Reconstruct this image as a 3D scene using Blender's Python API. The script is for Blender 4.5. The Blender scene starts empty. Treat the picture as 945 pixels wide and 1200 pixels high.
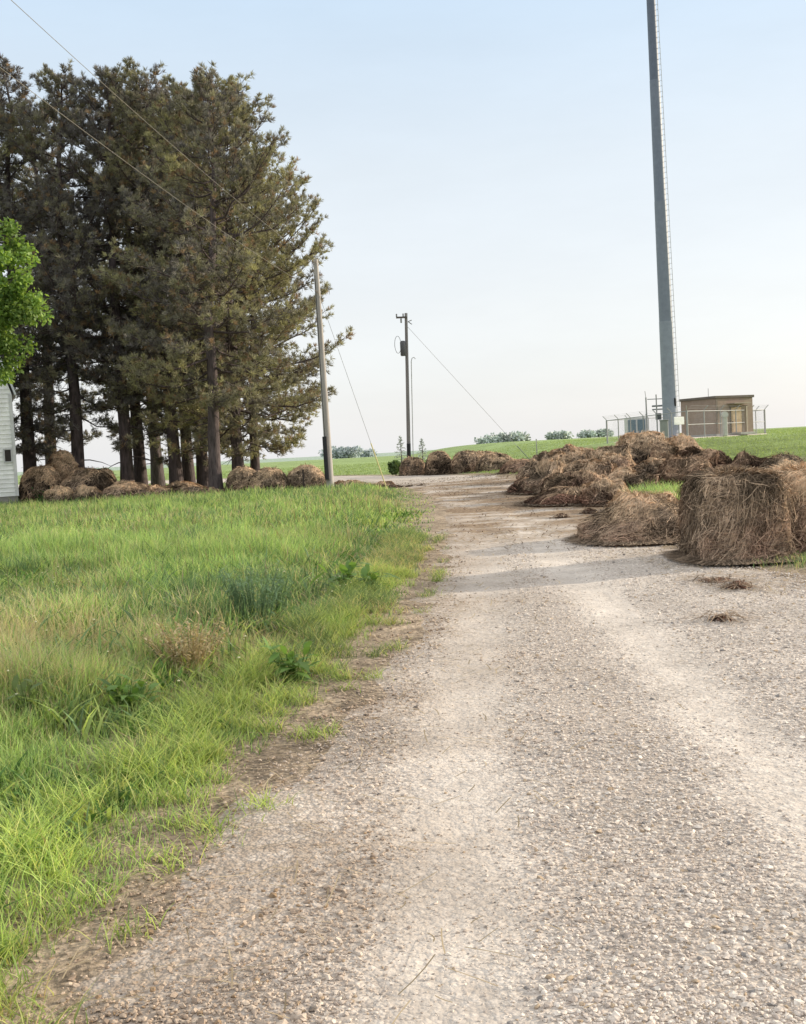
import bpy, math, random
import numpy as np
from mathutils import Vector, Matrix

R = math.radians
random.seed(5)
rng = np.random.default_rng(11)
scene = bpy.context.scene
COL = scene.collection

# ------------------------------------------------------------------ camera
FPX, CXP, CYP, EYE = 1300.0, 472.5, 600.0, 1.70
ROLL, PITCH = R(3.0), math.atan(72.5 / FPX)
fwd = np.array([0, math.cos(PITCH), -math.sin(PITCH)])
r0 = np.array([1.0, 0, 0])
u0 = np.cross(r0, fwd)
RV = math.cos(ROLL) * r0 - math.sin(ROLL) * u0
UV = math.sin(ROLL) * r0 + math.cos(ROLL) * u0
CAMP = np.array([0, 0, EYE])
cam = bpy.data.cameras.new('camera')
camo = bpy.data.objects.new('camera', cam)
COL.objects.link(camo)
cam.sensor_fit = 'VERTICAL'
cam.sensor_height = 36
cam.sensor_width = 36
cam.lens = 36 * FPX / 1200
cam.clip_start, cam.clip_end = 0.05, 9000
M = Matrix.Identity(4)
for i in range(3):
    M[i][0], M[i][1], M[i][2], M[i][3] = RV[i], UV[i], -fwd[i], CAMP[i]
camo.matrix_world = M
scene.camera = camo


def ray(px, py):
    return fwd + (px - CXP) / FPX * RV + (CYP - py) / FPX * UV


def P(px, py, Y):
    d = ray(px, py)
    return CAMP + d * (Y / d[1])


# ------------------------------------------------------------------ noise
_perm = np.random.default_rng(3).random((64, 64, 64))


def vnoise(p):
    p = np.asarray(p, float)
    i = np.floor(p).astype(int)
    f = p - i
    f = f * f * (3 - 2 * f)
    i0 = i & 63
    i1 = (i + 1) & 63
    x0, y0, z0 = i0[..., 0], i0[..., 1], i0[..., 2]
    x1, y1, z1 = i1[..., 0], i1[..., 1], i1[..., 2]
    fx, fy, fz = f[..., 0], f[..., 1], f[..., 2]
    a = _perm[x0, y0, z0] * (1 - fx) + _perm[x1, y0, z0] * fx
    b = _perm[x0, y1, z0] * (1 - fx) + _perm[x1, y1, z0] * fx
    c = _perm[x0, y0, z1] * (1 - fx) + _perm[x1, y0, z1] * fx
    d = _perm[x0, y1, z1] * (1 - fx) + _perm[x1, y1, z1] * fx
    e = a * (1 - fy) + b * fy
    g = c * (1 - fy) + d * fy
    return (e * (1 - fz) + g * fz) * 2 - 1


def fbm(p, octv=4):
    p = np.asarray(p, float)
    s = 0
    a = 0.5
    for k in range(octv):
        s = s + a * vnoise(p + 7.3 * k)
        p = p * 2.03
        a *= 0.5
    return s


def n2(x, y, sc, oct=3, off=0.0):
    p = np.stack([np.asarray(x) / sc + 20, np.asarray(y) / sc + 20, np.full(np.shape(x), 3.7 + off)], -1)
    return fbm(p, oct)


def sm(t):
    t = np.clip(t, 0, 1)
    return t * t * (3 - 2 * t)


# ------------------------------------------------------------------ terrain
def hbase(x, y):
    x = np.asarray(x, float)
    y = np.asarray(y, float)
    rx = sm((x - 1) / 21)
    z = 1.42 * rx * sm((y - 33) / 45)
    z = z + rx * 0.006 * np.clip(y - 92, 0, 130)
    far = sm((y - 300) / 900)
    z = z - far * 6.0
    back = sm((-y - 5) / 40) * 0
    return z + back


XL = np.array([(-2.0, -30), (-2.0, 0), (-1.35, 3.4), (-1.05, 5.3), (-0.62, 8), (-0.28, 10.5), (0.02, 13), (0.3, 17), (0.62, 23.5), (0.92, 30), (1.0, 38), (0.5, 47), (-0.6, 56), (-3.2, 65), (-9, 75), (-20, 90), (-45, 118), (-110, 190)])
XR = np.array([(7.5, -30), (6.6, 0), (5.6, 5), (5.1, 9), (4.7, 12.6), (4.2, 14.5), (4.3, 18), (5.2, 24), (6.5, 30), (7.0, 38), (6.3, 50), (5.0, 60), (2.5, 70), (-3.5, 82), (-15, 97), (-40, 125), (-105, 198)])


def catmull(pts, n):
    pts = np.asarray(pts, float)
    pe = np.vstack([2 * pts[0] - pts[1], pts, 2 * pts[-1] - pts[-2]])
    d = np.concatenate([[0], np.cumsum(np.linalg.norm(np.diff(pts, axis=0), axis=1))])
    out = []
    for s in n * d[-1] if np.ndim(n) else np.linspace(0, d[-1], n):
        k = int(min(max(np.searchsorted(d, s, 'right') - 1, 0), len(pts) - 2))
        t = (s - d[k]) / (d[k + 1] - d[k])
        a, b, c, e = pe[k], pe[k + 1], pe[k + 2], pe[k + 3]
        out.append(0.5 * (2 * b + (c - a) * t + (2 * a - 5 * b + 4 * c - e) * t * t + (3 * b - a - 3 * c + e) * t ** 3))
    return np.array(out)


def xl(y):
    return np.interp(y, XL[:, 1], XL[:, 0])


def xr(y):
    return np.interp(y, XR[:, 1], XR[:, 0])


def rut(x, y):
    """the two wheel paths: 0..1"""
    y = np.asarray(y, float)
    c1 = np.interp(y, [0, 6, 12.7, 18, 30, 45], [-0.12, 0.24, 0.86, 1.35, 1.9, 1.6])
    c2 = np.interp(y, [0, 6, 13, 18, 30, 45], [1.55, 1.82, 2.12, 2.3, 3.0, 2.9])
    a = np.exp(-((x - c1 + 0.10 * n2(x * 0 + 1, y, 3.0)) / 0.34) ** 2)
    b = np.exp(-((x - c2 + 0.10 * n2(x * 0 + 4, y, 3.0)) / 0.30) ** 2)
    return a, b


def height(x, y):
    """ground sheet incl. gentle field unevenness off the road"""
    x = np.asarray(x, float)
    y = np.asarray(y, float)
    z = hbase(x, y)
    out = np.clip((xl(y) - x) / 1.5, 0, 1) + np.clip((x - xr(y)) / 1.5, 0, 1)
    z = z + out * (0.05 * n2(x, y, 2.6, 3) + 0.03)
    return z


def G(px, py):
    d = ray(px, py)
    t = 1.0
    for _ in range(4000):
        p = CAMP + d * t
        if p[2] <= float(hbase(p[0], p[1])):
            return p
        t += 0.01 + t * 0.002
    return CAMP + d * t


# ------------------------------------------------------------------ mesh helpers
def lin(c):
    return tuple(((v / 255 / 12.92) if v / 255 <= 0.04045 else ((v / 255 + 0.055) / 1.055) ** 2.4) for v in c)


class MB:
    """collects numpy geometry; build() links it as ONE mesh object"""

    def __init__(self):
        self.v, self.c, self.q, self.t, self.qm, self.tm, self.n = [], [], [], [], [], [], 0

    def add(self, V, quads=None, tris=None, col=(1, 1, 1), mat=0):
        V = np.asarray(V, float).reshape(-1, 3)
        c = np.asarray(col, float)
        if c.ndim == 1:
            c = np.broadcast_to(c, (len(V), 3))
        self.v.append(V)
        self.c.append(c)
        if quads is not None and len(quads):
            q = np.asarray(quads).reshape(-1, 4) + self.n
            self.q.append(q)
            self.qm.append(np.full(len(q), mat))
        if tris is not None and len(tris):
            t = np.asarray(tris).reshape(-1, 3) + self.n
            self.t.append(t)
            self.tm.append(np.full(len(t), mat))
        self.n += len(V)
        return self

    def box(self, c, s, rz=0.0, col=(1, 1, 1), mat=0, bev=0.0):
        hx, hy, hz = s[0] / 2, s[1] / 2, s[2] / 2
        b = min(bev, hx * .9, hy * .9, hz * .9)
        if b <= 0:
            V = np.array([(x, y, z) for z in (-hz, hz) for y in (-hy, hy) for x in (-hx, hx)])
            Q = [(0, 2, 3, 1), (4, 5, 7, 6), (0, 1, 5, 4), (2, 6, 7, 3), (0, 4, 6, 2), (1, 3, 7, 5)]
            T = None
        else:
            ring = lambda x, y, z: [(-x + b, -y, z), (x - b, -y, z), (x, -y + b, z), (x, y - b, z), (x - b, y, z), (-x + b, y, z), (-x, y - b, z), (-x, -y + b, z)]
            inner = lambda z: [(-hx + 1.3 * b, -hy + b * .3 + b, z), (hx - 1.3 * b, -hy + 1.3 * b, z), (hx - 1.3 * b, -hy + 1.3 * b, z), (hx - 1.3 * b, hy - 1.3 * b, z), (hx - 1.3 * b, hy - 1.3 * b, z), (-hx + 1.3 * b, hy - 1.3 * b, z), (-hx + 1.3 * b, hy - 1.3 * b, z), (-hx + 1.3 * b, -hy + 1.3 * b, z)]
            V = np.array(inner(-hz) + ring(hx, hy, -hz + b) + ring(hx, hy, hz - b) + inner(hz))
            Q = []
            for k in range(3):
                for i in range(8):
                    j = (i + 1) % 8
                    Q.append((k * 8 + i, k * 8 + j, k * 8 + 8 + j, k * 8 + 8 + i))
            Q += [(7, 5, 3, 1), (25, 27, 29, 31)]
            T = None
        ca, sa = math.cos(rz), math.sin(rz)
        V = np.stack([V[:, 0] * ca - V[:, 1] * sa + c[0], V[:, 0] * sa + V[:, 1] * ca + c[1], V[:, 2] + c[2]], -1)
        return self.add(V, Q, T, col, mat)

    def tubes(self, paths, radii, sides=6, col=(1, 1, 1), mat=0, cap=False):
        """paths N,K,3; radii N,K"""
        paths = np.asarray(paths, float)
        if paths.ndim == 2:
            paths = paths[None]
        N, K, _ = paths.shape
        radii = np.broadcast_to(np.asarray(radii, float), (N, K))
        T = np.gradient(paths, axis=1)
        T /= np.linalg.norm(T, axis=2, keepdims=True) + 1e-9
        up = np.where(np.abs(T[..., 2:3]) > 0.9, np.array([1.0, 0, 0]), np.array([0, 0, 1.0]))
        # one reference per path, so that rings do not twist
        up = np.broadcast_to(up[:, K // 2:K // 2 + 1], paths.shape)
        A = np.cross(T, up)
        A /= np.linalg.norm(A, axis=2, keepdims=True) + 1e-9
        B = np.cross(T, A)
        an = np.arange(sides) * 2 * math.pi / sides
        V = paths[:, :, None] + radii[:, :, None, None] * (np.cos(an)[None, None, :, None] * A[:, :, None] + np.sin(an)[None, None, :, None] * B[:, :, None])
        idx = np.arange(N * K * sides).reshape(N, K, sides)
        nx = np.roll(idx, -1, axis=2)
        Q = np.stack([idx[:, :-1], idx[:, 1:], nx[:, 1:], nx[:, :-1]], -1).reshape(-1, 4)
        c = np.asarray(col, float)
        if c.ndim == 2:
            c = np.repeat(c, K * sides, axis=0)
        self.add(V.reshape(-1, 3), Q, None, c, mat)
        if cap:
            fan = [(0, k, k + 1) for k in range(1, sides - 1)]
            for n in range(N):
                for kk, s in ((0, 1), (-1, -1)):
                    self.add(V[n, kk], None, [f[::s] for f in fan], c if c.ndim == 1 else c[0], mat)
        return self

    def ribbons(self, paths, side, widths, col, mat=0, tip=False):
        """paths N,K,3, side N,3 or N,K,3, widths N,K"""
        N, K, _ = paths.shape
        if side.ndim == 2:
            side = side[:, None]
        off = side * widths[..., None] * 0.5
        V = np.stack([paths - off, paths + off], 2)
        idx = np.arange(N * K * 2).reshape(N, K, 2)
        Q = np.stack([idx[:, :-1, 0], idx[:, :-1, 1], idx[:, 1:, 1], idx[:, 1:, 0]], -1).reshape(-1, 4)
        c = np.asarray(col, float)
        if c.ndim == 2:
            c = np.repeat(c, K * 2, axis=0)
        elif c.ndim == 3:
            c = np.repeat(c.reshape(-1, 3), 2, axis=0)
        return self.add(V.reshape(-1, 3), Q, None, c, mat)

    def build(self, name, mats, parent=None, smooth=False):
        V = np.concatenate(self.v)
        C = np.concatenate(self.c)
        me = bpy.data.meshes.new(name)
        q = np.concatenate(self.q) if self.q else np.zeros((0, 4), int)
        t = np.concatenate(self.t) if self.t else np.zeros((0, 3), int)
        qm = np.concatenate(self.qm) if self.q else np.zeros(0, int)
        tm = np.concatenate(self.tm) if self.t else np.zeros(0, int)
        base = np.zeros(3)
        o = bpy.data.objects.new(name, me)
        if parent is not None:
            base = np.array(parent.location)
            o.parent = parent
        me.vertices.add(len(V))
        me.vertices.foreach_set('co', (V - base).astype(np.float32).ravel())
        loops = np.concatenate([q.ravel(), t.ravel()]).astype(np.int32)
        me.loops.add(len(loops))
        me.loops.foreach_set('vertex_index', loops)
        me.polygons.add(len(q) + len(t))
        starts = np.concatenate([np.arange(len(q)) * 4, len(q) * 4 + np.arange(len(t)) * 3]).astype(np.int32)
        me.polygons.foreach_set('loop_start', starts)
        me.polygons.foreach_set('material_index', np.concatenate([qm, tm]).astype(np.int32))
        me.polygons.foreach_set('use_smooth', np.full(len(q) + len(t), bool(smooth)))
        me.update(calc_edges=True)
        a = me.color_attributes.new('Col', 'FLOAT_COLOR', 'POINT')
        a.data.foreach_set('color', np.concatenate([C, np.ones((len(C), 1))], 1).astype(np.float32).ravel())
        for m in (mats if isinstance(mats, (list, tuple)) else [mats]):
            me.materials.append(m)
        COL.objects.link(o)
        return o

    def build_at(self, name, mats, origin, smooth=False):
        """like build(), with the object's origin at its base"""
        o = self.build(name, mats, None, smooth)
        o.data.transform(Matrix.Translation(-Vector(origin)))
        o.location = origin
        return o


def tag(o, label=None, cat=None, group=None, kind=None):
    if label:
        o['label'] = label
    if cat:
        o['category'] = cat
    if group:
        o['group'] = group
    if kind:
        o['kind'] = kind
    return o


def thing(name, loc, label, cat, group=None):
    o = bpy.data.objects.new(name, None)
    o.location = loc
    o.empty_display_size = 0.3
    COL.objects.link(o)
    return tag(o, label, cat, group)


# ------------------------------------------------------------------ materials
def mat_attr(name, rough=0.9, translucent=0.0, nscale=0.0, namt=0.0, bump=0.0, bscale=30.0, metallic=0.0, spec=0.3, tcol=None, stretch=None):
    m = bpy.data.materials.new(name)
    m.use_nodes = True
    nt = m.node_tree
    L = nt.links.new
    b = nt.nodes['Principled BSDF']
    out = nt.nodes['Material Output']
    b.inputs['Roughness'].default_value = rough
    b.inputs['Metallic'].default_value = metallic
    b.inputs['Specular IOR Level'].default_value = spec
    at = nt.nodes.new('ShaderNodeAttribute')
    at.attribute_name = 'Col'
    col = at.outputs['Color']
    tc = nt.nodes.new('ShaderNodeTexCoord')
    vec = tc.outputs['Object']
    if stretch:
        mp = nt.nodes.new('ShaderNodeMapping')
        mp.inputs['Scale'].default_value = stretch
        L(vec, mp.inputs['Vector'])
        vec = mp.outputs['Vector']
    if namt:
        n = nt.nodes.new('ShaderNodeTexNoise')
        n.inputs['Scale'].default_value = nscale
        n.inputs['Detail'].default_value = 5
        n.inputs['Roughness'].default_value = 0.65
        L(vec, n.inputs['Vector'])
        mr = nt.nodes.new('ShaderNodeMapRange')
        mr.inputs['From Min'].default_value = 0.3
        mr.inputs['From Max'].default_value = 0.7
        mr.inputs['To Min'].default_value = 1 - namt
        mr.inputs['To Max'].default_value = 1 + namt
        L(n.outputs['Fac'], mr.inputs['Value'])
        mx = nt.nodes.new('ShaderNodeVectorMath')
        mx.operation = 'SCALE'
        L(col, mx.inputs[0])
        L(mr.outputs['Result'], mx.inputs['Scale'])
        col = mx.outputs['Vector']
    L(col, b.inputs['Base Color'])
    if bump:
        n = nt.nodes.new('ShaderNodeTexNoise')
        n.inputs['Scale'].default_value = bscale
        n.inputs['Detail'].default_value = 6
        L(vec, n.inputs['Vector'])
        bp = nt.nodes.new('ShaderNodeBump')
        bp.inputs['Strength'].default_value = 1.0
        bp.inputs['Distance'].default_value = bump
        L(n.outputs['Fac'], bp.inputs['Height'])
        L(bp.outputs['Normal'], b.inputs['Normal'])
    if translucent:
        tr = nt.nodes.new('ShaderNodeBsdfTranslucent')
        if tcol:
            mm = nt.nodes.new('ShaderNodeVectorMath')
            mm.operation = 'MULTIPLY'
            L(col, mm.inputs[0])
            mm.inputs[1].default_value = tcol
            L(mm.outputs['Vector'], tr.inputs['Color'])
        else:
            L(col, tr.inputs['Color'])
        ms = nt.nodes.new('ShaderNodeMixShader')
        ms.inputs[0].default_value = translucent
        L(b.outputs[0], ms.inputs[1])
        L(tr.outputs[0], ms.inputs[2])
        L(ms.outputs[0], out.inputs['Surface'])
    return m


M_GRASS = mat_attr('grass_blades', 0.6, 0.45, spec=0.25, tcol=(1.25, 1.2, 0.8))
M_LEAF = mat_attr('broad_leaves', 0.5, 0.4, spec=0.3, tcol=(1.3, 1.25, 0.7))
M_NEEDLE = mat_attr('pine_needles', 0.6, 0.3, spec=0.25)
M_BARK = mat_attr('bark', 0.95, 0, 9.0, 0.55, 0.03, 14.0, stretch=(1, 1, 0.22))
M_HAY = mat_attr('weathered_hay', 1.0, 0.0, 5.0, 0.45, 0.05, 16.0, spec=0.1)
M_STRAW = mat_attr('straw', 0.9, 0.2, spec=0.15)
M_STONE = mat_attr('limestone_chips', 0.9, 0, 60.0, 0.25, 0.002, 120.0, spec=0.2)
M_WOODPOLE = mat_attr('weathered_pole_wood', 0.9, 0, 6.0, 0.3, 0.008, 20.0, stretch=(1, 1, 0.06))
M_STEEL = mat_attr('galvanised_steel', 0.5, 0, 3.0, 0.10, 0, metallic=0.0, spec=0.35)
M_PAINT = mat_attr('paint', 0.7, 0, 3.0, 0.12, 0, spec=0.4)
M_CONC = mat_attr('aggregate_panel', 0.95, 0, 2.5, 0.12, 0.01, 40.0, spec=0.2)
M_BLACK = mat_attr('black_plastic', 0.5, 0, 4.0, 0.2, 0, spec=0.4)
M_HAZE = mat_attr('distant_leaves', 1.0, 0.0, 0.2, 0.12, 0, spec=0.0)


def mat_ground():
    m = bpy.data.materials.new('field_ground')
    m.use_nodes = True
    nt = m.node_tree
    L = nt.links.new
    b = nt.nodes['Principled BSDF']
    b.inputs['Roughness'].default_value = 1.0
    b.inputs['Specular IOR Level'].default_value = 0.1
    at = nt.nodes.new('ShaderNodeAttribute')
    at.attribute_name = 'Col'
    geo = nt.nodes.new('ShaderNodeNewGeometry')
    prev = at.outputs['Color']
    for sc, lo, hi in ((0.35, 0.72, 1.25), (4.0, 0.6, 1.4), (30.0, 0.55, 1.45)):
        n = nt.nodes.new('ShaderNodeTexNoise')
        n.inputs['Scale'].default_value = sc
        n.inputs['Detail'].default_value = 4
        L(geo.outputs['Position'], n.inputs['Vector'])
        mr = nt.nodes.new('ShaderNodeMapRange')
        mr.inputs['From Min'].default_value = 0.32
        mr.inputs['From Max'].default_value = 0.68
        mr.inputs['To Min'].default_value = lo
        mr.inputs['To Max'].default_value = hi
        L(n.outputs['Fac'], mr.inputs['Value'])
        s = nt.nodes.new('ShaderNodeVectorMath')
        s.operation = 'SCALE'
        L(prev, s.inputs[0])
        L(mr.outputs['Result'], s.inputs['Scale'])
        prev = s.outputs['Vector']
    L(prev, b.inputs['Base Color'])
    n = nt.nodes.new('ShaderNodeTexNoise')
    n.inputs['Scale'].default_value = 18
    n.inputs['Detail'].default_value = 6
    L(geo.outputs['Position'], n.inputs['Vector'])
    bp = nt.nodes.new('ShaderNodeBump')
    bp.inputs['Distance'].default_value = 0.03
    L(n.outputs['Fac'], bp.inputs['Height'])
    L(bp.outputs['Normal'], b.inputs['Normal'])
    return m


def mat_gravel():
    """crushed limestone: voronoi chips of two sizes over dust; Col.r = packed wheel path, Col.g = brown mulch, Col.b = loose brownish verge"""
    m = bpy.data.materials.new('gravel')
    m.use_nodes = True
    nt = m.node_tree
    L = nt.links.new
    N = nt.nodes.new
    b = nt.nodes['Principled BSDF']
    b.inputs['Roughness'].default_value = 0.95
    b.inputs['Specular IOR Level'].default_value = 0.15
    at = N('ShaderNodeAttribute')
    at.attribute_name = 'Col'
    sep = N('ShaderNodeSeparateColor')
    L(at.outputs['Color'], sep.inputs[0])
    geo = N('ShaderNodeNewGeometry')
    pos = geo.outputs['Position']

    def mapr(v, a, c, lo, hi):
        k = N('ShaderNodeMapRange')
        k.inputs['From Min'].default_value, k.inputs['From Max'].default_value = a, c
        k.inputs['To Min'].default_value, k.inputs['To Max'].default_value = lo, hi
        L(v, k.inputs['Value'])
        return k.outputs['Result']

    def mix(f, a, c):
        k = N('ShaderNodeMix')
        k.data_type = 'RGBA'
        if isinstance(f, float):
            k.inputs[0].default_value = f
        else:
            L(f, k.inputs[0])
        for s, v in ((6, a), (7, c)):
            if isinstance(v, tuple):
                k.inputs[s].default_value = (*v, 1)
            else:
                L(v, k.inputs[s])
        return k.outputs[2]

    def scale(v, f):
        k = N('ShaderNodeVectorMath')
        k.operation = 'SCALE'
        L(v, k.inputs[0])
        L(f, k.inputs['Scale'])
        return k.outputs['Vector']

    def math_(op, a, c):
        k = N('ShaderNodeMath')
        k.operation = op
        for i, v in enumerate((a, c)):
            if isinstance(v, (int, float)):
                k.inputs[i].default_value = v
            else:
                L(v, k.inputs[i])
        return k.outputs[0]

    def vor(sc):
        v = N('ShaderNodeTexVoronoi')
        v.inputs['Scale'].default_value = sc
        L(pos, v.inputs['Vector'])
        return v
    v1, v2 = vor(34), vor(75)
    nz = N('ShaderNodeTexNoise')
    nz.inputs['Scale'].default_value = 1.3
    nz.inputs['Detail'].default_value = 6
    L(pos, nz.inputs['Vector'])
    nf = N('ShaderNodeTexNoise')
    nf.inputs['Scale'].default_value = 9
    nf.inputs['Detail'].default_value = 5
    L(pos, nf.inputs['Vector'])
    s1 = N('ShaderNodeSeparateColor')
    L(v1.outputs['Color'], s1.inputs[0])
    s2 = N('ShaderNodeSeparateColor')
    L(v2.outputs['Color'], s2.inputs[0])
    chip = mix(s1.outputs[0], (0.42, 0.355, 0.31), (0.80, 0.72, 0.645))
    chip2 = mix(s2.outputs[0], (0.44, 0.375, 0.325), (0.75, 0.675, 0.605))
    chips = mix(mapr(s1.outputs[1], 0.3, 0.5, 0, 1), chip2, chip)
    chips = scale(chips, mapr(v1.outputs['Distance'], 0.2, 0.9, 1.08, 0.6))
    dust = mix(mapr(nf.outputs['Fac'], 0.35, 0.65, 0, 1), (0.62, 0.55, 0.485), (0.74, 0.67, 0.60))
    packed = math_('MULTIPLY', sep.outputs[0], mapr(nz.outputs['Fac'], 0.3, 0.62, 0.55, 1.0))
    packed = math_('MULTIPLY', packed, mapr(s2.outputs[2], 0.0, 1.0, 0.55, 1.0))
    col = mix(packed, chips, dust)
    # loose brownish verge
    col = mix(math_('MULTIPLY', sep.outputs[2], mapr(nf.outputs['Fac'], 0.35, 0.6, 0.3, 0.85)), col, (0.37, 0.295, 0.23))
    mul = mix(mapr(nf.outputs['Fac'], 0.38, 0.62, 0, 1), (0.15, 0.095, 0.06), (0.40, 0.30, 0.205))
    mf = math_('MULTIPLY', sep.outputs[1], 1.0)
    mf = mapr(math_('ADD', mf, math_('MULTIPLY', math_('SUBTRACT', nf.outputs['Fac'], 0.5), 1.6)), 0.3, 0.75, 0, 1)
    col = mix(mf, col, mul)
    col = scale(col, mapr(nz.outputs['Fac'], 0.3, 0.7, 0.86, 1.12))
    L(col, b.inputs['Base Color'])
    hgt = math_('ADD', math_('MULTIPLY', v1.outputs['Distance'], -0.010), math_('MULTIPLY', v2.outputs['Distance'], -0.005))
    hgt = math_('MULTIPLY', hgt, math_('SUBTRACT', 1.0, math_('MULTIPLY', sep.outputs[0], 0.55)))
    hgt = math_('ADD', hgt, math_('MULTIPLY', nf.outputs['Fac'], 0.02))
    bp = N('ShaderNodeBump')
    bp.inputs['Distance'].default_value = 1.0
    bp.inputs['Strength'].default_value = 0.9
    L(hgt, bp.inputs['Height'])
    L(bp.outputs['Normal'], b.inputs['Normal'])
    return m


# ------------------------------------------------------------------ sky and sun
SUN_AZ, SUN_EL = R(71), R(15.5)          # clockwise from +Y, above the horizon
w = bpy.data.worlds.new("World")
scene.world = w
w.use_nodes = True
nt = w.node_tree
bg = nt.nodes['Background']
sky = nt.nodes.new('ShaderNodeTexSky')
sky.sky_type = 'NISHITA'
sky.sun_disc = False
sky.sun_elevation, sky.sun_rotation = SUN_EL, SUN_AZ
sky.dust_density = 1.5
tc = nt.nodes.new('ShaderNodeTexCoord')
sx = nt.nodes.new('ShaderNodeSeparateXYZ')
nt.links.new(tc.outputs['Generated'], sx.inputs[0])
rp = nt.nodes.new('ShaderNodeValToRGB')
nt.links.new(sx.outputs['Z'], rp.inputs[0])
e = rp.color_ramp.elements
e[0].position, e[0].color = 0.0, (0.795, 0.80, 0.82, 1)
e[1].position, e[1].color = 1.0, (1.08, 1.05, 0.99, 1)  # upper dome brightened out of view as added fill light
for p_, c_ in ((0.12, (0.775, 0.79, 0.81)), (0.24, (0.72, 0.775, 0.825)), (0.38, (0.57, 0.70, 0.835)), (0.60, (0.92, 0.91, 0.88))):
    k = rp.color_ramp.elements.new(p_)
    k.color = (*c_, 1)
STR = 0.12
hz = nt.nodes.new('ShaderNodeVectorMath')
hz.operation = 'SCALE'
hz.inputs['Scale'].default_value = 1.0 / STR
nt.links.new(rp.outputs['Color'], hz.inputs[0])
sk = nt.nodes.new('ShaderNodeVectorMath')
sk.operation = 'SCALE'
sk.inputs['Scale'].default_value = 0.28
nt.links.new(sky.outputs[0], sk.inputs[0])
ad = nt.nodes.new('ShaderNodeVectorMath')
ad.operation = 'ADD'
nt.links.new(hz.outputs[0], ad.inputs[0])
nt.links.new(sk.outputs[0], ad.inputs[1])
# thin uneven haze
mpn = nt.nodes.new('ShaderNodeMapping')
mpn.inputs['Scale'].default_value = (1.2, 1.2, 4.5)
nt.links.new(tc.outputs['Generated'], mpn.inputs['Vector'])
nzw = nt.nodes.new('ShaderNodeTexNoise')
nzw.inputs['Scale'].default_value = 1.6
nzw.inputs['Detail'].default_value = 6
nzw.inputs['Roughness'].default_value = 0.6
nt.links.new(mpn.outputs['Vector'], nzw.inputs['Vector'])
mrw = nt.nodes.new('ShaderNodeMapRange')
mrw.inputs['From Min'].default_value, mrw.inputs['From Max'].default_value = 0.35, 0.7
mrw.inputs['To Min'].default_value, mrw.inputs['To Max'].default_value = 0.965, 1.05
nt.links.new(nzw.outputs['Fac'], mrw.inputs['Value'])
scw = nt.nodes.new('ShaderNodeVectorMath')
scw.operation = 'SCALE'
nt.links.new(ad.outputs[0], scw.inputs[0])
nt.links.new(mrw.outputs['Result'], scw.inputs['Scale'])
nt.links.new(scw.outputs[0], bg.inputs['Color'])
bg.inputs['Strength'].default_value = STR

sl = bpy.data.lights.new('sun', 'SUN')
sl.energy = 5.0
sl.angle = R(0.4)
sl.color = (1.0, 0.87, 0.68)
so = bpy.data.objects.new('sun', sl)
COL.objects.link(so)
SD = Vector((math.sin(SUN_AZ) * math.cos(SUN_EL), math.cos(SUN_AZ) * math.cos(SUN_EL), math.sin(SUN_EL)))
so.rotation_euler = SD.to_track_quat('Z', 'Y').to_euler()
so.location = (60, 30, 40)

# ------------------------------------------------------------------ ground
GREEN = np.array((0.17, 0.22, 0.075))
DIRT = np.array((0.34, 0.27, 0.20))


def spaced(a, b, fine0, fine1, step, growth):
    xs = list(np.arange(fine0, fine1, step))
    s, x = step, fine0
    lo = []
    while x > a:
        s *= growth
        x -= s
        lo.append(x)
    s, x = step, xs[-1]
    hi = []
    while x < b:
        s *= growth
        x += s
        hi.append(x)
    return np.array(lo[::-1] + xs + hi)


gx = spaced(-2500, 2500, -14, 16, 0.3, 1.09)
gy = spaced(-400, 4500, 1, 60, 0.3, 1.07)
GX, GY = np.meshgrid(gx, gy)
GZ = height(GX, GY)
inside = (GX > xl(GY) + 0.5) & (GX < xr(GY) - 0.5)
GZ = np.where(inside, hbase(GX, GY) - 0.05, GZ)
dl = xl(GY) - GX
dr = GX - xr(GY)
de = np.maximum(dl, dr)                        # metres outside the road
grass_f = sm((de - 0.15 + 0.9 * n2(GX, GY, 0.8)) / 1.8) * np.where(GY < 50, 0.7, 1.0)
grass_f = np.where((GY > 120), 1, grass_f)
var = n2(GX, GY, 30, 3)[..., None]
g = GREEN * (1 + 0.25 * var)
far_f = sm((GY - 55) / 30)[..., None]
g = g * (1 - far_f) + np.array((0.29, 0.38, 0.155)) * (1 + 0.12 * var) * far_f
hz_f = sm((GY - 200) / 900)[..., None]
g = g * (1 - hz_f) + np.array((0.36, 0.44, 0.36)) * hz_f  # distance haze mixed into the far field's colour
# brown litter under the pines and around the hay
pine_f = sm(1 - np.maximum(np.abs((GX + 15) / 17), np.abs((GY - 58) / 11)) ** 2) * sm(0.75 + n2(GX, GY, 3.0))
hay_f = np.clip(np.exp(-(((GX - 7.5) / 5.0) ** 2 + ((GY - 36) / 8.5) ** 2)) * 1.5, 0, 1) * sm(0.9 + n2(GX, GY, 2.0))
lit = np.clip(np.maximum(pine_f * 0.75, hay_f), 0, 1)[..., None]
g = g * (1 - lit) + np.array((0.13, 0.085, 0.05)) * lit
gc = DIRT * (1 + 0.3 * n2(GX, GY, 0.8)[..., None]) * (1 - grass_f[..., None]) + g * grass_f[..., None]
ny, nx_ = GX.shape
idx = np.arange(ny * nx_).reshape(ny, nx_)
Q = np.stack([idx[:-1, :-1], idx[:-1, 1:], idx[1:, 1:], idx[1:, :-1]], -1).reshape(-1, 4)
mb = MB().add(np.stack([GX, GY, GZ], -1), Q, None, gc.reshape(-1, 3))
tag(mb.build('ground', mat_ground(), smooth=True), 'green grass field rolling gently up to the right behind the gravel road', 'field', kind='structure')

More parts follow.
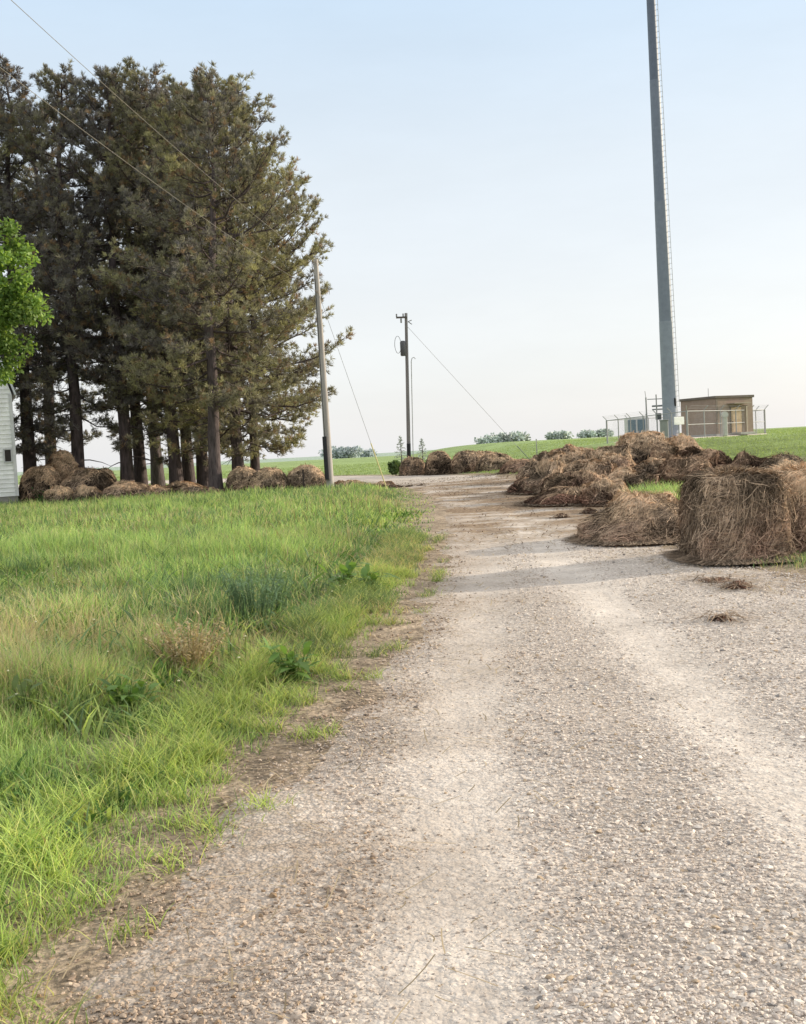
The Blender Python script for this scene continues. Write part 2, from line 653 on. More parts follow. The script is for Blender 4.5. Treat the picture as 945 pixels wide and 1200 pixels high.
# ------------------------------------------------------------------ road
ss = np.concatenate([np.linspace(0, 1, 560)])
LL, RR = [], []
yy = np.concatenate([np.arange(-12, 2, 0.5), np.arange(2, 24, 0.12), np.arange(24, 64, 0.25)])
for y in yy:
    LL.append((float(xl(y)), y))
    RR.append((float(xr(y)), y))
farL, farR = catmull(XL[13:], 60), catmull(XR[12:], 60)
tail = [((farL[i]), (farR[i])) for i in range(60)]
Lp = np.array(LL + [tuple(a) for a, b_ in tail if a[1] > 64.2])
Rp = np.array(RR + [tuple(b_) for a, b_ in tail if a[1] > 64.2])
tt = np.linspace(-0.06, 1.06, 84)
RX = Lp[:, None, 0] * (1 - tt) + Rp[:, None, 0] * tt
RY = Lp[:, None, 1] * (1 - tt) + Rp[:, None, 1] * tt
wid = np.linalg.norm(Rp - Lp, axis=1)[:, None]
el_ = tt[None] * wid
er_ = (1 - tt[None]) * wid
ra, rb = rut(RX, RY)
nearf = sm((46 - RY) / 6)
ra, rb = ra * nearf, rb * nearf
edge = np.minimum(el_, er_)
RZ = hbase(RX, RY) + 0.035 * sm((edge + 0.25) / 0.7) - 0.03 + 0.05 * n2(RX, RY, 0.9) * sm(1 - edge / 0.9) - 0.014 * (ra + rb) + 0.012 * n2(RX, RY, 1.1)
# mulch: rotted hay trodden into the road by the heaps
mul = sm((RY - 14 + 5 * n2(RX, RY, 1.6)) / 12) * sm((62 - RY) / 12)
mul = mul * np.clip(0.53 + 1.1 * n2(RX, RY * 0.8, 1.6) + 0.08 * (RX - xl(RY)) + 0.7 * n2(RX * 0.5, RY * 1.5, 0.8), 0, 1) * 0.95
mul = np.maximum(mul, sm((RX - 3.2 + n2(RX, RY, 0.8)) / 1.3) * sm((RY - 5) / 6) * sm((40 - RY) / 10) * 0.45)
verge = sm((1.75 - el_ + 1.1 * n2(RX, RY, 0.8)) / 1.7) * sm((40 - RY) / 10)
verge = np.maximum(verge, 0.45 * sm((RX - rut(RX, RY)[0] * 0 - np.interp(RY, [0, 6, 12.7], [0.3, 0.62, 1.2])) / 0.2) * sm((np.interp(RY, [0, 6, 12.7], [1.25, 1.5, 1.85]) - RX) / 0.25) * sm((15 - RY) / 5))
mid = 0.0
pk = np.clip((0.85 * ra + 0.85 * rb) * (1 + 0.8 * n2(RX, RY * 0.4, 0.6)) + 0.42 * sm((RY - 11) / 8) + 0.2 * sm((RX - xl(RY) - 0.8) / 0.8), 0, 1)
RC = np.stack([pk, mul, verge], -1)
ny, nx_ = RX.shape
idx = np.arange(ny * nx_).reshape(ny, nx_)
Q = np.stack([idx[:-1, :-1], idx[:-1, 1:], idx[1:, 1:], idx[1:, :-1]], -1).reshape(-1, 4)
mb = MB().add(np.stack([RX, RY, RZ], -1), Q, None, RC.reshape(-1, 3))
M_GRAVEL = mat_gravel()
tag(mb.build('gravel_road', M_GRAVEL, smooth=True), 'pale crushed limestone farm road with two packed wheel paths, curving left in the distance', 'gravel road', kind='structure')


def roadz(x, y):
    return hbase(x, y) + 0.005 - 0.014 * sum(rut(x, y)) + 0.012 * n2(x, y, 1.1)


# loose stones
t_ = (1 + 5 ** .5) / 2
ICO = np.array([(-1, t_, 0), (1, t_, 0), (-1, -t_, 0), (1, -t_, 0), (0, -1, t_), (0, 1, t_), (0, -1, -t_), (0, 1, -t_), (t_, 0, -1), (t_, 0, 1), (-t_, 0, -1), (-t_, 0, 1)])
ICO /= np.linalg.norm(ICO[0])
ICOF = np.array([(0, 11, 5), (0, 5, 1), (0, 1, 7), (0, 7, 10), (0, 10, 11), (1, 5, 9), (5, 11, 4), (11, 10, 2), (10, 7, 6), (7, 1, 8), (3, 9, 4), (3, 4, 2), (3, 2, 6), (3, 6, 8), (3, 8, 9), (4, 9, 5), (2, 4, 11), (6, 2, 10), (8, 6, 7), (9, 8, 1)])


def scatter_y(n, y0, y1, power):
    u = rng.random(n)
    k = 1 - power
    return (y0 ** k + u * (y1 ** k - y0 ** k)) ** (1 / k)


NS = 230000
sy = scatter_y(NS, 2.6, 19, 0.9)
sxx = (rng.random(NS) * 2 - 1) * (0.40 * sy + 0.5) + 0.05 * sy
a_, b_ = rut(sxx, sy)
prob = 1 - 0.80 * np.clip((a_ + b_) * (1 + 0.9 * n2(sxx, sy * 0.5, 0.5)), 0, 1)
prob *= np.clip(0.75 + 0.9 * n2(sxx, sy, 0.6), 0.1, 1)
prob *= np.maximum(sm((sxx - xl(sy) + 0.1 + 0.5 * n2(sxx, sy, 0.5)) / 0.8), 0.16)
keep = (sxx > xl(sy) - 0.75) & (sxx < xr(sy)) & (rng.random(NS) < prob)
sxx, sy = sxx[keep], sy[keep]
n = len(sy)
siz = np.clip(np.exp(rng.normal(-5.6, 0.48, n)), 0.002, 0.0125) * (1 + 0.045 * sy)
siz *= np.where(np.clip(sum(rut(sxx, sy)), 0, 1) > 0.5, 0.7, 1)
J = ICO[None] * (1 + 0.45 * (rng.random((n, 12, 1)) - 0.5) * 2)
J = J * np.stack([0.8 + rng.random(n) * 0.7, 0.75 + rng.random(n) * 0.5, 0.5 + rng.random(n) * 0.35], -1)[:, None]
an = rng.random(n) * 6.283
ca, sa = np.cos(an)[:, None], np.sin(an)[:, None]
J = np.stack([J[..., 0] * ca - J[..., 1] * sa, J[..., 0] * sa + J[..., 1] * ca, J[..., 2]], -1) * siz[:, None, None]
J += np.stack([sxx, sy, np.where(sxx < xl(sy), height(sxx, sy), roadz(sxx, sy)) + siz * 0.22], -1)[:, None]
v_ = rng.random((n, 1))
sc_ = np.array((0.46, 0.39, 0.34)) * (1 - v_) + np.array((0.80, 0.72, 0.64)) * v_
sc_ = np.where(rng.random((n, 1)) < 0.06, np.array((0.46, 0.36, 0.26)), sc_)
sc_ = np.where(rng.random((n, 1)) < 0.025, np.array((0.25, 0.23, 0.22)), sc_)
vg = sm((1.75 - (sxx - xl(sy)) + 1.1 * n2(sxx, sy, 0.8)) / 1.6)[:, None]
sc_ = sc_ * (1 - vg * np.array((0.34, 0.42, 0.50)))
F = (np.arange(n) * 12)[:, None, None] + ICOF[None]
mb = MB().add(J.reshape(-1, 3), None, F.reshape(-1, 3), np.repeat(sc_, 12, axis=0))
tag(mb.build('loose_gravel', M_STONE), 'loose crushed limestone chips lying over the near part of the road', 'gravel', kind='stuff')


# ------------------------------------------------------------------ grass
def blades(x, y, h, wd, lean, col, dirw=None, K=4):
    n = len(x)
    z = np.maximum(height(x, y), hbase(x, y) - 0.02)
    an = rng.random(n) * 6.283
    if dirw is not None:
        an = np.where(rng.random(n) < 0.85, an, dirw + rng.normal(0, 0.7, n))
    ld = np.stack([np.cos(an), np.sin(an), np.zeros(n)], -1)
    t = np.linspace(0, 1, K)
    up = h[:, None] * (t - 0.18 * lean[:, None] * t ** 3)
    out = (h * lean)[:, None] * t ** 2
    path = np.stack([x, y, z - 0.02], -1)[:, None] + ld[:, None] * out[..., None] + np.array([0, 0, 1.0]) * up[..., None]
    sa_ = an + rng.normal(1.57, 0.6, n)
    side = np.stack([np.cos(sa_), np.sin(sa_), np.zeros(n)], -1)
    wv = wd[:, None] * np.array([0.7, 1.0, 0.8, 0.12])[None, :K]
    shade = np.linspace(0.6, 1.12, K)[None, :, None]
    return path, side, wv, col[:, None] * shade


PAL = np.array([(0.29, 0.44, 0.14), (0.38, 0.54, 0.19), (0.50, 0.58, 0.26), (0.16, 0.26, 0.12), (0.50, 0.46, 0.28), (0.52, 0.44, 0.30)])


def grass_mix(x, y, dry):
    """palette index by patches"""
    n = len(x)
    patch = n2(x, y, 1.8, 3, 1.0) + 0.5 * n2(x, y, 6.0, 2, 5.0)
    r = rng.random(n)
    k = np.where(r < 0.33, 0, np.where(r < 0.66, 1, np.where(r < 0.84, 2, 3)))
    k = np.where((patch < -0.1) & (r < 0.6), 3, k)
    pd = np.clip(dry + 0.8 * n2(x, y, 2.2, 3, 9.0), 0.0, 0.8)
    r2 = rng.random(n)
    k = np.where(r2 < pd, np.where(r2 < pd * 0.5, 4, 5), k)
    big = 1 + 0.42 * np.clip(n2(x, y, 0.9, 3, 12.0) + 0.6 * n2(x, y, 4.0, 2, 15.0), -0.8, 0.8)[:, None]
    return PAL[k] * (0.7 + 0.6 * rng.random((n, 1))) * big


def left_area(n, y0, y1, power, near_margin):
    y = scatter_y(n, y0, y1, power)
    lo = -(0.41 * y + 1.2)
    hi = xl(y)
    x = lo + (hi - lo) * rng.random(n)
    return x, y


mb = MB()
# tall meadow left of the road
for (n, y0, y1, pw, w0, hh) in ((90000, 2.5, 10, -0.4, 0.0050, 1.0), (82000, 10, 22, -0.4, 0.0095, 1.0), (60000, 22, 49.5, -0.2, 0.022, 0.85)):
    x, y = left_area(n, y0, y1, pw, 0)
    d = xl(y) - x
    tall = sm((d - 0.55 + 0.55 * n2(x, y, 0.9)) / 1.6)
    dens = np.clip(0.20 + 1.1 * sm((d + 0.15 + 0.45 * n2(x, y, 0.55)) / 1.3), 0, 1)
    clump = sm((n2(x, y, 0.28, 2, 2.0) + 0.12) / 0.25)
    dens = np.where(d < 1.5, dens * (0.38 + 0.62 * clump), dens)
    keep = rng.random(n) < dens
    x, y, d, tall = x[keep], y[keep], d[keep], tall[keep]
    m_ = len(x)
    h = (0.07 + 0.31 * tall * hh * (0.5 + 0.5 * sm((y - 5) / 5))) * (0.55 + 0.75 * rng.random(m_)) * np.clip(1 + 0.6 * n2(x, y, 2.5, 2, 3.0) + 0.9 * n2(x, y, 0.55, 2, 8.0), 0.35, 1.9)
    dry = 0.06 + 0.7 * np.exp(-(((x + 3.0) / 2.4) ** 2 + ((y - 9.3) / 2.0) ** 2)) + 0.16 * sm((-x - 0.2 * y) / 2.0) * sm((18 - y) / 5) + 0.12 * np.exp(-((xl(y) - x - 1.2) / 0.9) ** 2) * sm((y - 9) / 4)
    col = grass_mix(x, y, dry)
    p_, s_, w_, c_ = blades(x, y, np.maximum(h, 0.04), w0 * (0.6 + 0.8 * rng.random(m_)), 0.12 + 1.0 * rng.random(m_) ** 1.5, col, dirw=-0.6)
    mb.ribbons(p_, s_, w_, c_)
# dead thatch lying on the verge
n = 7000
y = scatter_y(n, 3.0, 22, 0.2)
x = xl(y) - 1.2 + 1.5 * rng.random(n) + 0.3 * n2(y * 0, y, 0.7)
d = xl(y) - x
keep = rng.random(n) < np.clip(0.35 + 1.2 * n2(x, y, 0.5, 2, 51.0), 0.05, 1)
x, y = x[keep], y[keep]
m_ = len(x)
th = np.array((0.46, 0.37, 0.24)) * (0.4 + 0.8 * rng.random((m_, 1)))
p_, s_, w_, c_ = blades(x, y, 0.03 + 0.05 * rng.random(m_), 0.003 + 0.0005 * y, 1.5 + 2.5 * rng.random(m_), th)
mb.ribbons(p_, s_, w_, c_)
# tall seed-headed stems
n = 2600
x, y = left_area(n, 6.5, 30, -0.2, 0)
d = xl(y) - x
keep = (d > 1.3) & (rng.random(n) < sm((n2(x, y, 1.8, 3, 9.0) + 0.10) / 0.3) * 0.9 + 0.06)
x, y = x[keep], y[keep]
m_ = len(x)
h = 0.32 + 0.30 * rng.random(m_)
col = np.array((0.27, 0.26, 0.13)) * (0.65 + 0.6 * rng.random((m_, 1)))
p_, s_, w_, c_ = blades(x, y, h, 0.003 + 0.0004 * y, 0.1 + 0.3 * rng.random(m_), col)
w_ = w_ / w_.max(1, keepdims=True) * (0.0022 + 0.00022 * y)[:, None] * np.array([1, 1, 2.6, 0.8])
mb.ribbons(p_, s_, w_, c_ * np.array([0.7, 0.9, 1.1, 1.1])[None, :, None])
# leafy forbs mixed in: short wide leaves in clumps, dark, bluish and light kinds
for n, cc_, off_, thr, hh_, ww_ in ((15000, (0.11, 0.22, 0.06), 4.0, 0.02, 1.0, 1.0), (13000, (0.17, 0.27, 0.13), 21.0, 0.06, 1.25, 0.8), (14000, (0.36, 0.46, 0.14), 31.0, 0.05, 1.1, 0.75), (8000, (0.40, 0.34, 0.21), 41.0, 0.10, 1.2, 0.5)):
    x, y = left_area(n, 4.0, 30, -0.2, 0)
    d = xl(y) - x
    keep = (d > 0.35) & (n2(x, y, 0.7, 2, off_) > thr)
    x, y = x[keep], y[keep]
    m_ = len(x)
    col = np.array(cc_) * (0.65 + 0.7 * rng.random((m_, 1)))
    p_, s_, w_, c_ = blades(x, y, hh_ * (0.12 + 0.22 * rng.random(m_)) * (0.5 + 0.7 * sm((xl(y) - x - 0.5) / 1.5)), (0.014 + 0.02 * rng.random(m_)), 0.4 + 0.9 * rng.random(m_), col)
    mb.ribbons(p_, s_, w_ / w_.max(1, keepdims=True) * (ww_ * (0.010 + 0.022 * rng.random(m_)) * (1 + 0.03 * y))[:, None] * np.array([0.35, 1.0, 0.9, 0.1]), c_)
# the fields beyond the road: short blades that break the ground's outline
n = 90000
y = scatter_y(n, 50, 160, 0.6)
x = (rng.random(n) * 2 - 1) * (0.45 * y)
de = np.maximum(xl(y) - x, x - xr(y))
pine = (np.abs(x + 15) < 16) & (np.abs(y - 58) < 9)
keep = (de > 0.6) & ~(pine & (rng.random(n) < 0.8)) & ~((x > 15) & (x < 31) & (y > 77) & (y < 100)) & ((y > 75) | (x > 0) | (rng.random(n) < 0.6))
x, y = x[keep], y[keep]
m_ = len(x)
col = np.array((0.29, 0.38, 0.155)) * (0.85 + 0.3 * rng.random((m_, 1)))
p_, s_, w_, c_ = blades(x, y, 0.05 + 0.09 * rng.random(m_), 0.02 + 0.0003 * y, 0.3 + 0.5 * rng.random(m_), col)
mb.ribbons(p_, s_, w_, c_)
# green between and beside the heaps on the right
for (n, cx_, cy_, rx_, ry_, hh, ww) in ((5200, 6.3, 25.5, 1.2, 5.0, 0.55, 0.016), (1500, 5.35, 13.9, 0.75, 0.8, 0.14, 0.007), (2600, 9.5, 22, 2.0, 7, 0.3, 0.016), (1400, 6.6, 11.2, 0.9, 2.2, 0.12, 0.007)):
    x = cx_ + rng.normal(0, 0.5, n) * rx_
    y = cy_ + rng.normal(0, 0.5, n) * ry_
    keep = x > xr(y) - 0.25
    x, y = x[keep], y[keep]
    m_ = len(x)
    p_, s_, w_, c_ = blades(x, y, hh * (0.5 + 0.7 * rng.random(m_)), np.full(m_, ww), 0.2 + 0.6 * rng.random(m_), grass_mix(x, y, 0.02))
    mb.ribbons(p_, s_, w_, c_)
# sparse tufts creeping onto the verge
tx, ty = [], []
for k in range(520):
    y0 = float(scatter_y(1, 3.0, 22, 0.2)[0])
    x0 = float(xl(y0)) - 0.75 + min(abs(random.gauss(0, 0.42)), 1.05)
    q = random.randint(15, 110)
    tx.append(x0 + rng.normal(0, 0.055, q))
    ty.append(y0 + rng.normal(0, 0.06, q))
x, y = np.concatenate(tx), np.concatenate(ty)
m_ = len(x)
p_, s_, w_, c_ = blades(x, y, (0.05 + 0.13 * rng.random(m_)) * (0.8 + 0.9 * sm(xl(y) - x + 0.2)), np.full(m_, 0.0052), 0.4 + 0.9 * rng.random(m_), grass_mix(x, y, 0.06) * np.array((1.25, 1.12, 1.0)))
mb.ribbons(p_, s_, w_, c_)
tag(mb.build('meadow_grass', M_GRASS), 'tall uncut green grass with straw-coloured stems filling the field left of the road', 'grass', kind='stuff')

# clover and small white wild flowers in the verge
mb = MB()
n = 420
x, y = left_area(n, 5.5, 16, -0.1, 0)
d = xl(y) - x
keep = (d > 0.6) & (n2(x, y, 1.1, 2, 6.0) > 0.0)
x, y = x[keep], y[keep]
z = height(x, y) + 0.14 + 0.22 * rng.random(len(x))
for i in range(len(x)):
    r_ = 0.006 + 0.007 * random.random()
    mb.tubes(np.array([[(x[i], y[i], z[i] - 0.2), (x[i] + .01, y[i], z[i] - 0.1), (x[i] + .012, y[i], z[i])]]), 0.0022, 3, (0.10, 0.17, 0.04))
    mb.add(ICO * (r_, r_, r_ * .55) + (x[i] + .012, y[i], z[i]), None, ICOF, (0.72, 0.72, 0.62))
tag(mb.build('white_wildflowers', M_GRASS), 'tiny white flower heads scattered through the weeds at the verge', 'flowers', kind='stuff')


# ------------------------------------------------------------------ single weeds
def weed(name, px, py, h, label, stems, spread, col, leaf=(0.05, 0.014), broad=False, cat='weed'):
    g_ = G(px, py)
    x0, y0 = g_[0], g_[1]
    z0 = float(height(x0, y0))
    root = thing(name, (x0, y0, z0), label, cat)
    st, lf = MB(), MB()
    for k in range(stems):
        a = random.random() * 6.283
        rr = spread * math.sqrt(random.random())
        bx, by = x0 + 0.35 * rr * math.cos(a), y0 + 0.35 * rr * math.sin(a)
        hh = h * (0.65 + 0.4 * random.random())
        tip = np.array((x0 + rr * math.cos(a), y0 + rr * math.sin(a), z0 + hh))
        base = np.array((bx, by, z0 - 0.02))
        t = np.linspace(0, 1, 5)[:, None]
        path = base + (tip - base) * t + np.array((0, 0, 0.12 * hh)) * np.sin(t * 3.14)
        st.tubes(path, np.linspace(0.006, 0.002, 5)[None], 4, np.array(col) * 0.8)
        nl = 5 if broad else 22
        tl = rng.random(nl) ** (1.4 if broad else 0.8)
        p0 = base + (tip - base) * tl[:, None]
        la = rng.random(nl) * 6.283
        el = rng.normal(0.5, 0.35, nl)
        dirv = np.stack([np.cos(la) * np.cos(el), np.sin(la) * np.cos(el), np.sin(el)], -1)
        ln = leaf[0] * (0.7 + 0.6 * rng.random(nl))
        tt_ = np.array([0, 0.35, 0.7, 1.0])
        pth = p0[:, None] + dirv[:, None] * (ln[:, None] * tt_)[..., None] - np.array((0, 0, 1.0)) * (ln[:, None] * 0.35 * tt_ ** 2)[..., None]
        sd = np.cross(dirv, np.array((0, 0, 1.0)))
        sd /= np.linalg.norm(sd, axis=1, keepdims=True) + 1e-6
        wv = leaf[1] * np.array([0.3, 1.0, 0.8, 0.1])[None] * (0.8 + 0.4 * rng.random((nl, 1)))
        lf.ribbons(pth, sd, wv, np.array(col) * (0.75 + 0.5 * rng.random((nl, 1))))
    st.build('stem', M_GRASS, root)
    lf.build('leaves', M_LEAF, root)
    return root


weed('bushy_weed', 300, 742, 0.62, 'bluish dark green bushy weed standing out from the bright grass', 64, 0.36, (0.20, 0.31, 0.18), (0.075, 0.014))
weed('bushy_weed', 322, 728, 0.5, 'smaller bluish green weed touching the large bushy weed at its road side', 26, 0.24, (0.21, 0.32, 0.17), (0.07, 0.013))
weed('dock_plant', 400, 700, 0.34, 'broad-leaved dark green dock plant at the grass edge nearest the road bend', 14, 0.2, (0.15, 0.26, 0.07), (0.26, 0.085), True)
weed('dock_plant', 440, 694, 0.28, 'small broad-leaved dark plant touching the road edge, beyond the dock plant', 10, 0.16, (0.15, 0.26, 0.07), (0.2, 0.07), True)
weed('dock_plant', 345, 800, 0.26, 'broad-leaved plant in the low verge beside the bushy weed', 14, 0.18, (0.15, 0.26, 0.07), (0.18, 0.06), True)
weed('milkweed_plant', 40, 855, 0.34, 'pale green leafy plant with upright leaves at the left picture edge', 12, 0.15, (0.14, 0.20, 0.07), (0.15, 0.045), True)
weed('thistle_plant', 150, 845, 0.26, 'low green rosette of leaves beside white flowers in the verge', 16, 0.2, (0.15, 0.26, 0.07), (0.16, 0.05), True)
weed('nettle_clump', 58, 592, 0.75, 'dark green leafy weeds growing against the foot of the white barn', 40, 0.9, (0.045, 0.11, 0.035), (0.2, 0.08), True)
weed('dry_weed_clump', 225, 790, 0.42, 'brown dried seed-headed weed clump in front of the bushy weed', 60, 0.42, (0.50, 0.42, 0.27), (0.05, 0.016))


# ------------------------------------------------------------------ hay
HAYG = 'old round hay bales and heaps dumped along the road'


def hay(name, label, px, Y, wpx, ytop, depth=None, n=3.0, m=2.6, seed=0, strands=900, amp=0.10, tint=0.0, gold=0.3, flare=0.05, z0=None, sw=None, slen=(0.2, 0.5), rz=0.0, hang=0.5, group=HAYG, cat='hay bale', lop=0.0, shade_col=None):
    r_ = np.random.default_rng(seed + 100)
    if name == 'hay_heap':
        amp = amp * 1.7
        rz = r_.uniform(-.9, .9)
        lop = r_.uniform(-.3, .3)
        m = r_.uniform(1.8, 3.0)
    c = P(px, 540, Y)
    cx_, cy_ = c[0], Y
    zg = float(hbase(cx_, cy_)) if z0 is None else z0
    W = wpx * Y / FPX
    top = P(px, ytop, Y)[2]
    Hh = top - zg
    D = depth or W * 0.95
    a, b = W / 2, D / 2
    off = r_.random(3) * 30

    def surf(u, v, lift=0.0):
        wq = np.asarray(u, float) / (math.pi / 2)
        fq = wq - np.floor(wq)
        ku = max(n, 2.0) / 2
        fq = fq ** ku / (fq ** ku + (1 - fq) ** ku)
        ur = (np.floor(wq) + fq) * (math.pi / 2)
        cu, su = np.cos(ur), np.sin(ur)
        ex = np.sign(cu) * np.abs(cu) ** (2 / n)
        ey = np.sign(su) * np.abs(su) ** (2 / n)
        kq = max(m, 2.0) / 2
        va_ = np.clip(v, 1e-5, 1 - 1e-5)
        ph = va_ ** kq / (va_ ** kq + (1 - va_) ** kq) * math.pi / 2
        rr = np.abs(np.cos(ph)) ** (2 / m)
        zz = np.abs(np.sin(ph)) ** (2 / m)
        rr = rr * (1 + flare * (1 - zz) ** 2)
        x_ = a * ex * rr
        y_ = b * ey * rr
        z_ = Hh * zz * (1 + lop * x_ / a)
        p = np.stack([x_, y_, z_], -1)
        nr = np.stack([ex * rr / a, ey * rr / b, zz / Hh * 1.0], -1)
        nr /= np.linalg.norm(nr, axis=-1, keepdims=True) + 1e-6
        q = p * (1.5 / max(W, 0.5)) * 1.6 + off
        d = amp * W * (0.9 * fbm(q, 3) + 0.35 * fbm(q * np.array([2.2, 2.2, 6.0]), 3))
        if name != 'round_hay_bale':
            d = d + 1.1 * amp * W * (0.28 - np.abs(vnoise(q * 1.15 + 9.0)))
        d = d * (0.25 + 0.75 * np.clip(zz * 3, 0, 1)) * (1 if Hh > 0.5 else 0.7)
        hollow_shade = np.clip(1.0 + 1.5 * d / (amp * W), 0.35, 1.5)  # hollows darkened: crease shade painted into the hay colour
        d = np.minimum(d, (0.2 if name == 'hay_heap' else 0.1) * W) + lift
        p = p + nr * d[..., None]
        p[..., 2] = np.maximum(p[..., 2], -0.08)
        ca, sa = math.cos(rz), math.sin(rz)
        p = np.stack([p[..., 0] * ca - p[..., 1] * sa + cx_, p[..., 0] * sa + p[..., 1] * ca + cy_, p[..., 2] + zg - 0.03], -1)
        return p, nr, zz, hollow_shade

    NU, NV = (120, 50) if Y < 25 else (72, 30)
    u = np.linspace(0, 2 * math.pi, NU, endpoint=False)
    v = np.linspace(0, 1, NV)
    U, V_ = np.meshgrid(u, v)
    pp, nn, zz, body_shade = surf(U, V_)
    idx = np.arange(NU * NV).reshape(NV, NU)
    nx2 = np.roll(idx, -1, 1)
    Q = np.stack([idx[:-1], nx2[:-1], nx2[1:], idx[1:]], -1).reshape(-1, 4)
    dark = np.array((0.042, 0.031, 0.030)) if shade_col is None else np.array(shade_col)  # shaded faces and gaps set by a darker body colour
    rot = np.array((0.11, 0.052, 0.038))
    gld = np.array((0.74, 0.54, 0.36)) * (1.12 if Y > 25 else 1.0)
    grey = np.array((0.36, 0.27, 0.195)) * (0.62 if Y > 25 else 1.0)  # farther heaps: darker faces and brighter tops paint in the sun contrast

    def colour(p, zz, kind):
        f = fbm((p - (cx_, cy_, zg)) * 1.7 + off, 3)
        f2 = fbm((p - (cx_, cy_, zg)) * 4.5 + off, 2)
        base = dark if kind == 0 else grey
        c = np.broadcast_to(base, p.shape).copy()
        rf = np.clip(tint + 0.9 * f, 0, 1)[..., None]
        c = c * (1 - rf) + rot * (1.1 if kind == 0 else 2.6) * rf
        gf = np.clip((zz - 0.60 + (1.0 if Y > 25 else 0.6) * f) * 2.6, 0, 1) * gold * (1.9 if Y > 25 else 1.5) + np.clip(f2 - 0.15, 0, 1) * gold * 1.2  # gold patches, plus sunlight on the tops painted into the colour
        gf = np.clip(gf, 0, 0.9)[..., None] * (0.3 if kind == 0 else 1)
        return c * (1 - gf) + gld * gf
    mb = MB()
    mb.add(pp.reshape(-1, 3), Q, None, (colour(pp, zz, 0) * body_shade[..., None]).reshape(-1, 3))
    # strands that follow the surface
    ns = int(strands * 2.1)
    K = 8
    us = r_.random(ns) * 2 * math.pi
    # more of them on the faces one sees well
    vs = r_.random(ns) ** 0.9
    ln = slen[0] + (slen[1] - slen[0]) * r_.random(ns)
    vert = r_.random(ns) < hang
    du = np.where(vert, r_.normal(0, 0.3, ns), r_.choice([-1, 1], ns) * (0.5 + r_.random(ns) * 0.7)) * ln / max(a, 0.3)
    dv = np.where(vert, -(0.6 + 0.5 * r_.random(ns)), r_.normal(-0.12, 0.3, ns)) * ln / max(Hh, 0.3) * 0.55
    t = np.linspace(0, 1, K)
    bow = r_.normal(0, 0.07, ns)[:, None] * np.sin(t * math.pi) + r_.normal(0, 0.03, ns)[:, None] * np.sin(t * 9 + 6.28 * r_.random(ns)[:, None])
    uu = us[:, None] + du[:, None] * t + bow
    vv = np.clip(vs[:, None] + dv[:, None] * t + 0.5 * bow, 0.005, 0.995)
    lift = 0.012 * (1 + Y / 40) + (0.035 * r_.random(ns))[:, None] * np.sin(t * math.pi)[None] + ((r_.random(ns) < (0.10 if Y < 25 else 0.05)) * (0.05 + 0.11 * r_.random(ns)) * min(1, Hh))[:, None] * t[None] ** 2
    sp, snr, szz, strand_shade = surf(uu, vv, lift)
    tang = np.gradient(sp, axis=1)
    side = np.cross(tang, snr)
    side /= np.linalg.norm(side, axis=2, keepdims=True) + 1e-6
    side = side + snr * r_.normal(0, 0.5, ns)[:, None, None]
    side /= np.linalg.norm(side, axis=2, keepdims=True) + 1e-6
    wd = (sw or (0.003 + 0.00038 * Y)) * (0.5 + r_.random(ns))[:, None] * np.array([0.5, 1, 1, 1, 1, 0.9, 0.8, 0.3])
    tone = 0.5 if tint >= 0.5 else (1.3 if gold >= 0.7 else 0.95)
    sc = colour(sp[:, 2], szz[:, 2], 1) * strand_shade[:, 2:3] * tone * np.exp(r_.normal(0.0, 0.7 if Y < 25 else 0.5, (ns, 1)))
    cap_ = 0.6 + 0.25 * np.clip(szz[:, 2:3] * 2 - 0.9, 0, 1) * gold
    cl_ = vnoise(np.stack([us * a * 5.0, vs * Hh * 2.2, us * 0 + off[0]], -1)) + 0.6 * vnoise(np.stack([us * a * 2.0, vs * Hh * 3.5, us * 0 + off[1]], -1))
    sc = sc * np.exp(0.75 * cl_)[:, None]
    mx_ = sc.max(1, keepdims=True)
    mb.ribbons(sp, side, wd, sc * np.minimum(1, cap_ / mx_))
    # fringe of fallen stalks at the foot
    nf = strands // 5
    uf = r_.random(nf) * 2 * math.pi
    pf, _, _, _ = surf(uf, np.full(nf, 0.02))
    dirf = np.stack([pf[:, 0] - cx_, pf[:, 1] - cy_], -1)
    dirf /= np.linalg.norm(dirf, axis=1, keepdims=True) + 1e-6
    ang = np.arctan2(dirf[:, 1], dirf[:, 0]) + r_.normal(0, 0.9, nf)
    lf = 0.10 + 0.28 * r_.random(nf)
    tq = np.linspace(-0.2, 1, 4)
    fp = np.stack([pf[:, 0:1] + (np.cos(ang) * lf)[:, None] * tq, pf[:, 1:2] + (np.sin(ang) * lf)[:, None] * tq, np.zeros((nf, 4))], -1)
    fp[..., 2] = hbase(fp[..., 0], fp[..., 1]) + 0.045 + 0.05 * r_.random(nf)[:, None] * (1 - np.abs(tq))
    sdf = np.stack([-np.sin(ang), np.cos(ang), np.zeros(nf)], -1)
    cf = (grey * 0.8 * (0.5 + r_.random((nf, 1))))
    mb.ribbons(fp, sdf, np.full((nf, 4), 0.006 + 0.0005 * Y), cf)
    o = mb.build_at(name, M_HAY, (cx_, cy_, zg), smooth=True)
    tag(o, label, cat, group)
    return o


